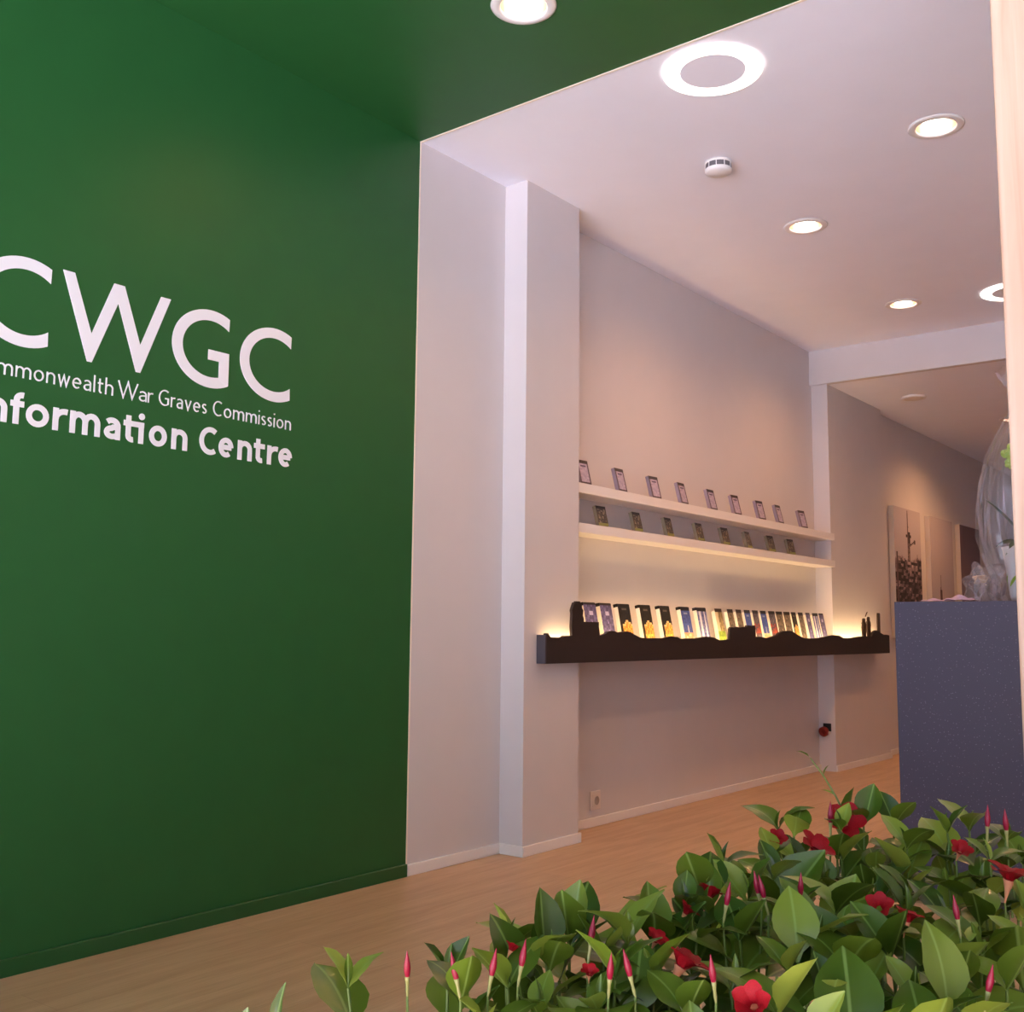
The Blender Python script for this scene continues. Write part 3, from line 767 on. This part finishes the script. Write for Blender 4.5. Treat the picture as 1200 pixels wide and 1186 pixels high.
# ---------------------------------------------------------------- dark counter
ct = thing('reception_counter', 'dark violet-grey speckled reception counter beside the wooden post', 'counter', (-0.98, 4.55, 0), rotz=math.radians(-0.6))
part_box('front_panel', (-0.455, -0.252, 0.0), (0.455, -0.2325, 1.128), M['counter'], ct, 0.001)
part_box('end_panel', (-0.455, -0.232, 0.0), (-0.4355, 0.25, 1.128), M['counter'], ct, 0.001)
part_box('end_panel', (0.4355, -0.232, 0.0), (0.455, 0.25, 1.128), M['counter'], ct, 0.001)
part_box('worktop', (-0.435, -0.232, 1.098), (0.435, 0.25, 1.128), M['counter'], ct, 0.001)
part_box('back_panel', (-0.435, 0.2305, 0.0), (0.435, 0.25, 1.0975), M['counter'], ct, 0.001)

# wrapped pot plant on the counter
gp = thing('wrapped_plant', 'potted plant wrapped in clear cellophane on the dark counter', 'potted plant', (-0.965, 4.53, 1.1285))
lathe('pot', [(0.0005, 0.0), (0.085, 0.0), (0.092, 0.02), (0.112, 0.200), (0.116, 0.215), (0.108, 0.215), (0.10, 0.19), (0.0005, 0.185)], M['pot'], gp, 40)
# leaf motif on the pot
for a in (math.radians(200), math.radians(232), math.radians(262)):
    vs, fs = [], []
    for i in range(9):
        s = i / 8; wd_ = 0.028 * math.sin(math.pi * min(1, s * 0.98 + 0.01)) ** 0.8
        zc_ = 0.055 + s * 0.055
        r_ = 0.0942 + (zc_ - 0.02) / 0.18 * 0.02
        for sg in (-1, 1):
            aa = a + (s - 0.5) * 0.5 + sg * wd_ / r_ / 2
            vs.append((r_ * math.cos(aa), r_ * math.sin(aa), zc_ + sg * 0.004))
    for i in range(8): fs.append((2 * i, 2 * i + 1, 2 * i + 3, 2 * i + 2))
    mesh('leaf_motif', vs, fs, M['print_green'], gp)
def strap(az, L, lift, droop, wd_, mt, z0=0.2, name='strap_leaf'):
    vs, fs = [], []; n = 10
    d = Vector((math.cos(az), math.sin(az), 0)); sd_ = Vector((-math.sin(az), math.cos(az), 0))
    for i in range(n + 1):
        s = i / n
        c = d * (L * s) + Vector((0, 0, z0 + lift * s - droop * s * s))
        w_ = wd_ * (math.sin(math.pi * (0.12 + 0.88 * s)) ** 0.7 if s < 1 else 0.02)
        for q, dz in ((-1, 0.25), (0, 0), (1, 0.25)):
            vs.append(c + sd_ * (q * w_ / 2) + Vector((0, 0, dz * w_)))
    for i in range(n):
        for q in range(2):
            a = i * 3 + q; fs.append((a, a + 1, a + 4, a + 3))
    return mesh(name, vs, fs, mt, gp, True)
for az, L, li, dr, wd_ in ((195, .17, .26, .05, .05), (225, .12, .06, .08, .05), (170, .15, .12, .10, .055), (250, .16, .10, .10, .055), (300, .15, .2, .06, .05), (20, .17, .2, .06, .05), (90, .16, .22, .06, .05)):
    strap(math.radians(az), L, li, dr, wd_, M['dark_leaf'])
# flower stem with pale green blooms
vs, fs = [], []
pts = [(0, 0, .2), (-0.01, 0, .35), (-0.03, -0.01, .5), (-0.055, -0.02, .60)]
for i, p in enumerate(pts):
    for k in range(6): vs.append((p[0] + .004 * math.cos(k * math.pi / 3), p[1] + .004 * math.sin(k * math.pi / 3), p[2]))
for i in range(3):
    for k in range(6): fs.append((i * 6 + k, i * 6 + (k + 1) % 6, i * 6 + 6 + (k + 1) % 6, i * 6 + 6 + k))
mesh('flower_stem', vs, fs, M['stem'], gp, True)
M['pale_bloom'] = mat('pale_green_bloom', (176, 206, 96), 0.5)
for k in range(7):
    a = k * 2.4; c = Vector((-0.055 + 0.022 * math.cos(a), -0.02 + 0.022 * math.sin(a), 0.535 + 0.014 * k))
    bm = bmesh.new(); bmesh.ops.create_icosphere(bm, subdivisions=2, radius=0.016)
    for v in bm.verts:
        v.co = Vector((v.co.x * 1.3, v.co.y * 0.9, v.co.z * 1.2)) * (1 + 0.25 * math.sin(5 * math.atan2(v.co.y, v.co.x) + k))
        v.co += c
    me = bpy.data.meshes.new('bloom'); bm.to_mesh(me); bm.free(); me.materials.append(M['pale_bloom'])
    o = bpy.data.objects.new('bloom', me); C.objects.link(o); o.parent = gp
# cellophane: pleated cone open at the top, gathered low on its left
rd = random.Random(3)
prof = [(0.150, 0.002), (0.165, 0.03), (0.150, 0.08), (0.175, 0.15), (0.195, 0.25), (0.198, 0.36), (0.185, 0.47), (0.155, 0.58), (0.11, 0.68), (0.06, 0.76), (0.035, 0.80), (0.07, 0.86), (0.11, 0.92)]
vs, fs = [], []; n = 72
ph = [rd.uniform(0, 6.28) for _ in range(6)]
for i, (r, z) in enumerate(prof):
    for k in range(n):
        a = 2 * math.pi * k / n
        rr = r * (1 + 0.035 * math.sin(9 * a + ph[0] + z * 6) + 0.03 * math.sin(17 * a + ph[1] - z * 9) + 0.02 * math.sin(31 * a + ph[2] + z * 14) + rd.uniform(-0.012, 0.012))
        vs.append((rr * math.cos(a), rr * math.sin(a), z + (0.01 * math.sin(7 * a + ph[3]) if i else 0)))
for i in range(len(prof) - 1):
    for k in range(n): fs.append((i * n + k, i * n + (k + 1) % n, (i + 1) * n + (k + 1) % n, (i + 1) * n + k))
mesh('cellophane_wrap', vs, fs, M['cello'], gp, False)
# crumpled gather + ribbon on the left
def crumple(name, c, rad, mt, seed, sub=3, sq=(1, 1, 1), amp=0.3):
    rd = random.Random(seed); bm = bmesh.new(); bmesh.ops.create_icosphere(bm, subdivisions=sub, radius=1.0)
    dirs = [(Vector((rd.gauss(0, 1), rd.gauss(0, 1), rd.gauss(0, 1))).normalized(), rd.uniform(3, 9), rd.uniform(0, 6)) for _ in range(9)]
    for v in bm.verts:
        k = 1 + sum(amp / 4 * math.sin(f * v.co.dot(d) + p) for d, f, p in dirs)
        v.co = Vector((v.co.x * sq[0], v.co.y * sq[1], v.co.z * sq[2])) * rad * k + Vector(c)
        v.co.z = max(v.co.z, 0.0015)
    me = bpy.data.meshes.new(name); bm.to_mesh(me); bm.free(); me.materials.append(mt)
    o = bpy.data.objects.new(name, me); C.objects.link(o); o.parent = gp; return o
crumple('cellophane_gather', (-0.175, -0.10, 0.075), 0.058, M['cello'], 5, 4, (1.1, 0.9, 1.15), 0.5)
crumple('cellophane_gather', (-0.165, -0.10, 0.075), 0.040, M['cello'], 9, 4, (1.0, 0.9, 1.2), 0.6)
M['cream_ribbon'] = mat('cream_ribbon', (222, 196, 168), 0.4)
crumple('ribbon_bow', (-0.180, -0.085, 0.09), 0.018, M['cream_ribbon'], 2, 3, (1.5, 0.8, 0.8), 0.4)
def tissue(name, pts, z, label, parent=None):
    vs = [(a, b, zz) for a, b, zz in pts]
    return vs
# lilac tissue lying on the counter
def tissue_sheet(cx, cy, rx, ry, hgt, seed, label):
    rd = random.Random(seed); n = 16; vs, fs = [], []
    p = [rd.uniform(0, 6.28) for _ in range(5)]
    for i in range(n + 1):
        for j in range(n + 1):
            u = i / n * 2 - 1; v = j / n * 2 - 1
            x = u * rx * (1 - 0.25 * v * v); y = v * ry * (1 - 0.2 * u * u)
            e = max(0, 1 - max(abs(u), abs(v)) ** 3)
            z = hgt * (0.25 + 0.75 * e) * (0.55 + 0.25 * math.sin(5 * u + p[0] + 2 * v) + 0.2 * math.sin(7 * v + p[1] - 3 * u)) + 0.002
            vs.append((x, y, max(0.001, z)))
    for i in range(n):
        for j in range(n):
            a = i * (n + 1) + j; fs.append((a, a + n + 1, a + n + 2, a + 1))
    o = mesh('tissue_paper', vs, fs, M['tissue'], None, False, (cx, cy, 1.1285))
    return tag(o, label, 'tissue paper')
tissue_sheet(-1.200, 4.345, 0.055, 0.045, 0.026, 4, 'crumpled lilac tissue paper at the foot of the wrapped plant')
tissue_sheet(-1.315, 4.40, 0.05, 0.04, 0.014, 8, 'flat scrap of lilac tissue near the counter left edge')

# ---------------------------------------------------------------- flowering plants in the foreground
pl = thing('planter_trough', 'grey planter trough below the red flowering plants', 'planter', (-0.43, 1.03, 0))
def trough():
    x0, x1, y0, y1, h = -0.23, 0.23, -0.48, 0.50, 0.40
    part_box('wall_panel', (x0, y0, 0), (x0 + 0.02, y1, h), M['planter'], pl, 0.002)
    part_box('wall_panel', (x1 - 0.02, y0, 0), (x1, y1, h), M['planter'], pl, 0.002)
    part_box('wall_panel', (x0 + 0.0205, y0, 0), (x1 - 0.0205, y0 + 0.02, h), M['planter'], pl, 0.002)
    part_box('wall_panel', (x0 + 0.0205, y1 - 0.02, 0), (x1 - 0.0205, y1, h), M['planter'], pl, 0.002)
    part_box('soil', (x0 + 0.021, y0 + 0.021, 0.002), (x1 - 0.021, y1 - 0.021, 0.36), M['soil'], pl)
trough()
SOIL = 0.36

def leaf_mesh(curl, fold, wd, twist):
    n = 8; cols = (-1, -0.5, 0, 0.5, 1); vs, fs = [], []
    for i in range(n + 1):
        s = i / n
        # short petiole then a broad, pointed blade
        if s < 0.1: w_ = 0.035
        else:
            q = (s - 0.1) / 0.9
            w_ = wd * (math.sin(math.pi * q ** 0.78)) ** 0.95 + (0.03 if q < 0.98 else 0.004)
        zc_ = 0.10 * math.sin(s * math.pi * 0.5) - curl * s * s
        yc_ = s * (1 - 0.12 * abs(curl) * s)
        tw = twist * s
        for c in cols:
            xx = c * w_ / 2; zz = fold * abs(c) ** 1.3 * w_ * 0.5 + 0.012 * math.sin(s * 16 + c * 2) * abs(c)
            vs.append((xx * math.cos(tw) - zz * math.sin(tw), yc_, zc_ + xx * math.sin(tw) + zz * math.cos(tw)))
    k = len(cols)
    for i in range(n):
        for c in range(k - 1):
            a = i * k + c; fs.append((a, a + 1, a + k + 1, a + k))
    me = bpy.data.meshes.new('leaf'); me.from_pydata(vs, [], fs); me.update()
    me.polygons.foreach_set('use_smooth', [True] * len(me.polygons)); me.materials.append(M['leaf'])
    return me
LEAVES = [leaf_mesh(0.25, 0.22, 0.58, 0.1), leaf_mesh(0.45, 0.30, 0.55, -0.2), leaf_mesh(0.05, 0.40, 0.54, 0.15), leaf_mesh(0.6, 0.2, 0.62, 0.0), leaf_mesh(-0.1, 0.55, 0.56, -0.1), leaf_mesh(0.3, 0.15, 0.62, 0.3)]
def narrow(): return leaf_mesh(0.2, 0.8, 0.22, 0.3)
NARROW = narrow()

BASES = [(-0.60, 0.66), (-0.57, 0.86), (-0.40, 0.82), (-0.50, 1.10), (-0.30, 1.06), (-0.52, 1.38), (-0.34, 1.38)]
PLAB = ['low red-budded flowering plant at the far left of the foreground', 'flowering plant with upright buds in the front middle of the foreground',
        'dense leafy plant at the bottom centre of the foreground', 'red flowering plant in the middle of the bed with broad leaves', 'flowering plant with bright red bloom at the right edge',
        'tall flowering plant at the back with a long shoot in front of the floor', 'flowering plant at the back right in front of the dark counter']
PLANTS = []
for b, l in zip(BASES, PLAB):
    PLANTS.append(thing('flowering_plant', l, 'plant', (b[0], b[1], SOIL), 'red flowering plants in the planter'))
def nearest(p): return min(range(len(BASES)), key=lambda i: (BASES[i][0] - p[0]) ** 2 + (BASES[i][1] - p[1]) ** 2)

def put(me, name, parent, pos, direction, length, roll, base):
    o = bpy.data.objects.new(name, me); C.objects.link(o); o.parent = parent
    d = Vector(direction).normalized()
    z = Vector((0, 0, 1)) - d * d.z
    if z.length < 1e-4: z = Vector((1, 0, 0))
    z.normalize(); x = d.cross(z)
    q = Matrix((x, d, z)).transposed().to_quaternion()
    q = Quaternion(d, roll) @ q
    o.rotation_mode = 'QUATERNION'; o.rotation_quaternion = q
    o.location = Vector(pos) - Vector(base); o.scale = (length, length, length)
    return o

def tube(name, pts, r0, r1, mt, parent, base, n=5):
    vs, fs = [], []; k = len(pts)
    for i, p in enumerate(pts):
        p = Vector(p) - Vector(base)
        d = (Vector(pts[min(k - 1, i + 1)]) - Vector(pts[max(0, i - 1)])).normalized()
        a = d.orthogonal().normalized(); b = d.cross(a); r = r0 + (r1 - r0) * i / (k - 1)
        for j in range(n):
            t = 2 * math.pi * j / n; vs.append(p + a * r * math.cos(t) + b * r * math.sin(t))
    for i in range(k - 1):
        for j in range(n): fs.append((i * n + j, i * n + (j + 1) % n, i * n + n + (j + 1) % n, i * n + n + j))
    return mesh(name, vs, fs, mt, parent, True)

def bez(a, b, c, n=7):
    a, b, c = Vector(a), Vector(b), Vector(c)
    return [a * (1 - t) ** 2 + b * 2 * t * (1 - t) + c * t * t for t in [i / n for i in range(n + 1)]]

def shoot(tip, nodes=3, L=0.072, az0=None, lift=0.75, pid=None, spacing=0.030, only=None):
    pid = nearest(tip) if pid is None else pid
    par = PLANTS[pid]; base = Vector((*BASES[pid], SOIL))
    root = Vector((BASES[pid][0] * 0.55 + tip[0] * 0.45 + random.uniform(-.02, .02), BASES[pid][1] * 0.55 + tip[1] * 0.45 + random.uniform(-.02, .02), SOIL - 0.01))
    root.x = min(max(root.x, -0.62), -0.24)
    tip = Vector(tip)
    mid = Vector((tip.x * 0.7 + root.x * 0.3, tip.y * 0.7 + root.y * 0.3, tip.z - 0.13))
    pts = bez(root, mid, tip, 9)
    tube('stem', pts, 0.0028, 0.0014, M['stem'], par, base)
    az = random.uniform(0, math.pi) if az0 is None else az0
    for k in range(nodes):
        dist = k * spacing * random.uniform(0.85, 1.15)
        # walk back along the stem
        acc = 0; p = pts[-1]
        for i in range(len(pts) - 1, 0, -1):
            sg = (pts[i - 1] - pts[i]).length
            if acc + sg >= dist: p = pts[i] + (pts[i - 1] - pts[i]) * ((dist - acc) / max(sg, 1e-6)); break
            acc += sg
        ln = L * (0.74 if k == 0 else (1.0 if k == 1 else 1.1)) * random.uniform(0.72, 1.25)
        lf = lift * (1.25, 0.8, 0.4, 0.1)[k]
        for s in (0, 1):
            a = az + k * math.pi / 2 + s * math.pi + random.uniform(-0.35, 0.35)
            d = Vector((math.cos(a), math.sin(a), lf + random.uniform(-0.22, 0.22)))
            put(random.choice(LEAVES), 'leaf', par, p, d, ln, random.uniform(-0.35, 0.35), base)
    # small new leaf at the growing tip
    put(NARROW, 'leaf', par, pts[-1], (random.uniform(-.3, .3), random.uniform(-.3, .3), 1), L * 0.42, random.uniform(0, 3), base)

TIPS = [(-0.722, 0.691, 0.690), (-0.670, 0.765, 0.690), (-0.623, 0.729, 0.688), (-0.660, 0.849, 0.700), (-0.611, 0.836, 0.700), (-0.616, 0.881, 0.705), (-0.563, 0.901, 0.710), (-0.535, 0.835, 0.700),
        (-0.566, 1.013, 0.720), (-0.566, 1.060, 0.720), (-0.591, 1.155, 0.735), (-0.584, 1.272, 0.745), (-0.632, 1.396, 0.755), (-0.597, 1.366, 0.755), (-0.521, 1.334, 0.775), (-0.522, 1.416, 0.770),
        (-0.491, 1.444, 0.770), (-0.447, 1.356, 0.760), (-0.422, 1.436, 0.770), (-0.406, 1.474, 0.770), (-0.357, 1.451, 0.765), (-0.347, 1.339, 0.760)]
FILL = [(-0.383, 0.948, 0.684), (-0.302, 0.945, 0.668), (-0.27, 1.08, 0.691), (-0.361, 1.36, 0.733), (-0.533, 1.095, 0.723), (-0.435, 0.977, 0.697), (-0.485, 0.801, 0.671), (-0.417, 1.268, 0.729), (-0.497, 1.23, 0.732), (-0.589, 0.73, 0.674), (-0.24, 1.019, 0.674), (-0.336, 0.909, 0.667), (-0.331, 1.227, 0.719), (-0.525, 0.888, 0.695), (-0.338, 1.106, 0.704), (-0.474, 1.322, 0.737), (-0.343, 1.475, 0.74), (-0.515, 0.765, 0.668), (-0.538, 0.813, 0.683), (-0.415, 0.908, 0.681), (-0.483, 1.089, 0.718), (-0.498, 1.006, 0.709), (-0.388, 1.32, 0.732), (-0.276, 1.174, 0.707), (-0.443, 0.814, 0.665), (-0.474, 0.855, 0.681), (-0.331, 1.01, 0.688), (-0.393, 1.009, 0.697), (-0.411, 1.08, 0.709), (-0.464, 0.918, 0.691), (-0.375, 0.879, 0.667), (-0.608, 0.837, 0.698), (-0.529, 0.974, 0.708), (-0.289, 1.267, 0.719), (-0.391, 1.176, 0.718), (-0.543, 1.184, 0.731), (-0.304, 1.13, 0.704), (-0.575, 0.776, 0.682), (-0.579, 0.885, 0.702), (-0.557, 0.939, 0.707), (-0.37, 1.066, 0.703), (-0.44, 1.198, 0.725), (-0.421, 1.425, 0.741), (-0.277, 0.995, 0.676), (-0.621, 0.791, 0.692), (-0.324, 1.358, 0.73), (-0.449, 1.131, 0.719), (-0.438, 1.042, 0.707), (-0.546, 1.273, 0.738), (-0.456, 1.374, 0.74), (-0.366, 1.22, 0.721), (-0.551, 1.041, 0.719), (-0.529, 1.341, 0.742), (-0.408, 0.844, 0.665), (-0.304, 1.053, 0.692)]
for t in TIPS: shoot((t[0], t[1], t[2] - (0.020 if t[1] > 1.2 else 0.006)), 3, 0.068 if t[1] > 1.2 else 0.076, lift=0.95, spacing=0.036)
for t in FILL: shoot((t[0], t[1], t[2] - (0.024 if t[1] > 1.2 else 0.012)), 3, 0.066 if t[1] > 1.2 else 0.078, lift=0.85, spacing=0.036)

# flowers and buds
def petal_mesh():
    vs, fs = [], []; n = 6; cols = (-1, -0.4, 0.2, 1)
    for i in range(n + 1):
        s = i / n; w_ = 0.25 + 0.75 * math.sin(math.pi * min(1, 0.15 + 0.62 * s)) - (0.35 if s == 1 else 0)
        for c in cols:
            vs.append((c * w_ * 0.42 + 0.10 * s, s * 0.95, 0.30 * s * (1 - s) * 1.6 + 0.10 * c * c - 0.20 * s * s))
    k = len(cols)
    for i in range(n):
        for c in range(k - 1): a = i * k + c; fs.append((a, a + 1, a + k + 1, a + k))
    me = bpy.data.meshes.new('petal'); me.from_pydata(vs, [], fs); me.update(); me.polygons.foreach_set('use_smooth', [True] * len(me.polygons)); me.materials.append(M['petal']); return me
PETAL = petal_mesh()
def lathe_mesh(name, prof, mt, n=10):
    o = lathe(name, prof, mt, None, n); me = o.data; bpy.data.objects.remove(o); return me
THROAT = lathe_mesh('throat', [(0.04, -0.95), (0.05, -0.75), (0.10, -0.45), (0.20, -0.12), (0.26, 0.02)], M['throat'])
BUD = lathe_mesh('bud', [(0.05, 0.28), (0.080, 0.42), (0.095, 0.55), (0.082, 0.68), (0.048, 0.84), (0.003, 1.04)], M['bud_red'])
BUDB = lathe_mesh('bud_base', [(0.02, -0.25), (0.045, -0.05), (0.04, 0.10), (0.055, 0.22), (0.072, 0.34), (0.002, 0.36)], M['bud_base'])
def axis_obj(me, name, parent, pos, d, sc):
    o = bpy.data.objects.new(name, me); C.objects.link(o); o.parent = parent
    o.rotation_mode = 'QUATERNION'; o.rotation_quaternion = Vector((0, 0, 1)).rotation_difference(Vector(d).normalized())
    o.location = pos; o.scale = (sc, sc, sc); return o
def flower(p, d, sc, open_=1.0):
    pid = nearest(p); base = Vector((*BASES[pid], SOIL))
    f = axis_obj(THROAT, 'flower', PLANTS[pid], Vector(p) - base, d, sc)
    for k in range(5):
        a = 2 * math.pi * k / 5 + 0.3
        o = bpy.data.objects.new('petal', PETAL); C.objects.link(o); o.parent = f
        tilt = math.radians(18 + 50 * (1 - open_) + random.uniform(-8, 8))
        m_ = Matrix.Rotation(a, 4, 'Z') @ Matrix.Translation((0, 0.16, 0.0)) @ Matrix.Rotation(tilt, 4, 'X')
        o.matrix_local = m_
    back = Vector(p) - Vector(d).normalized() * sc * 0.93
    tube('flower_stalk', bez(back, back - Vector((0, 0, 0.03)), Vector((p[0], p[1], p[2] - 0.11)), 5), 0.0012, 0.0016, M['stem'], PLANTS[pid], base)
FL = [((-0.552, 1.044, 0.738), .024, .7), ((-0.549, 0.988, 0.732), .020, .6), ((-0.500, 0.890, 0.713), .036, .9), ((-0.538, 0.910, 0.724), .018, .6), ((-0.579, 1.273, 0.760), .020, .5), ((-0.526, 1.260, 0.756), .034, .8),
      ((-0.419, 0.871, 0.700), .030, .3), ((-0.540, 1.397, 0.768), .038, .9), ((-0.310, 1.267, 0.752), .038, 1.), ((-0.395, 1.110, 0.738), .024, .5), ((-0.364, 1.096, 0.734), .024, .7), ((-0.385, 1.354, 0.758), .022, .6), ((-0.629, 0.805, 0.722), .014, .4), ((-0.553, 0.821, 0.712), .014, .5)]
for p, sc, op in FL:
    d = Vector((-p[0] * 0.7 + random.uniform(-.3, .3), -p[1] * 0.3 + random.uniform(-.7, .7), 0.75))
    flower((p[0], p[1], p[2] - 0.014), d, sc * 0.68, op * 0.6)
def bud(p, sc, lean=None):
    pid = nearest(p); base = Vector((*BASES[pid], SOIL))
    d = Vector(lean) if lean else Vector((random.uniform(-.2, .25), random.uniform(-.2, .2), 1))
    b = axis_obj(BUD, 'bud', PLANTS[pid], Vector(p) - base, d, sc)
    o = bpy.data.objects.new('bud_base', BUDB); C.objects.link(o); o.parent = b
    s0 = Vector(p) - d.normalized() * sc * 0.2
    tube('bud_stalk', bez(s0, s0 - Vector((0, 0, 0.03)), Vector((p[0] + random.uniform(-.01, .01), p[1], p[2] - 0.09)), 5), 0.0011, 0.0015, M['stem'], PLANTS[pid], base)
BD = [(-0.655, 0.696, 0.700), (-0.615, 0.717, 0.700), (-0.596, 0.734, 0.703), (-0.588, 0.765, 0.705), (-0.516, 0.796, 0.702), (-0.501, 0.811, 0.703), (-0.442, 0.845, 0.702), (-0.506, 0.989, 0.727), (-0.481, 1.032, 0.730), (-0.490, 1.036, 0.732),
      (-0.458, 1.061, 0.731), (-0.531, 1.326, 0.757), (-0.371, 1.422, 0.758), (-0.348, 1.421, 0.757), (-0.314, 1.095, 0.724), (-0.262, 0.980, 0.698), (-0.563, 0.836, 0.714)]
for p in BD: bud((p[0], p[1], p[2] - 0.004), 0.033 if p[1] < 1.2 else 0.038)
# two single upright leaves at the far left
for tp, L, me in (((-0.752, 0.600, 0.652), 0.034, LEAVES[2]), ((-0.745, 0.628, 0.652), 0.048, NARROW)):
    base = Vector((*BASES[0], SOIL))
    tube('stem', bez((-0.60, 0.62, SOIL), (-0.70, 0.61, 0.5), tp, 8), 0.0024, 0.0014, M['stem'], PLANTS[0], base)
    put(me, 'leaf', PLANTS[0], tp, (0.1, 0.1, 1), L, 1.2, base)
# long bare shoot at the back
base = Vector((*BASES[5], SOIL))
ls = bez((-0.50, 1.42, SOIL), (-0.49, 1.45, 0.70), (-0.607, 1.45, 0.828), 12)
tube('stem', ls, 0.003, 0.0010, M['stem'], PLANTS[5], base)
for i, L, dx in ((9, 0.048, (0.5, -0.2, 0.9)), (8, 0.045, (-0.4, 0.6, 0.5)), (10, 0.022, (-0.9, 0, .4)), (11, 0.018, (0.4, 0, 1)), (12, 0.022, (-1, 0, 0.5))):
    put(LEAVES[i % 5] if L > .03 else NARROW, 'leaf', PLANTS[5], ls[i], dx, L, 0.3, base)

# broad upright leaves standing at the front of the bed
BROAD = [((-0.616, 0.806, 0.665), 0.085, (-0.45, 0.10, 1), 0.2), ((-0.606, 0.850, 0.675), 0.080, (0.45, 0.55, 1), -0.3), ((-0.640, 0.860, 0.690), 0.070, (-1, -0.25, 0.55), 0.1), ((-0.630, 0.900, 0.690), 0.075, (-0.1, 0.7, 1), 0.3), ((-0.620, 0.960, 0.690), 0.078, (0.55, 0.6, 0.9), -0.2),
         ((-0.436, 1.001, 0.690), 0.075, (-0.25, 0.4, 1), 0.1), ((-0.349, 0.908, 0.655), 0.095, (-0.3, 0.6, 1), 0.0), ((-0.292, 0.975, 0.680), 0.080, (-0.2, 0.3, 1), 0.5), ((-0.317, 0.940, 0.650), 0.085, (0.6, 0.5, 0.8), -0.2), ((-0.526, 0.849, 0.655), 0.080, (-0.2, 0.6, 1), 0.2)]
for p, L, d, r in BROAD:
    pid = nearest(p); base = Vector((*BASES[pid], SOIL))
    tube('stem', bez((BASES[pid][0] * .6 + p[0] * .4, BASES[pid][1] * .6 + p[1] * .4, SOIL), (p[0], p[1], p[2] - .12), p, 7), 0.0026, 0.0016, M['stem'], PLANTS[pid], base)
    put(LEAVES[0], 'leaf', PLANTS[pid], p, d, L, r, base)
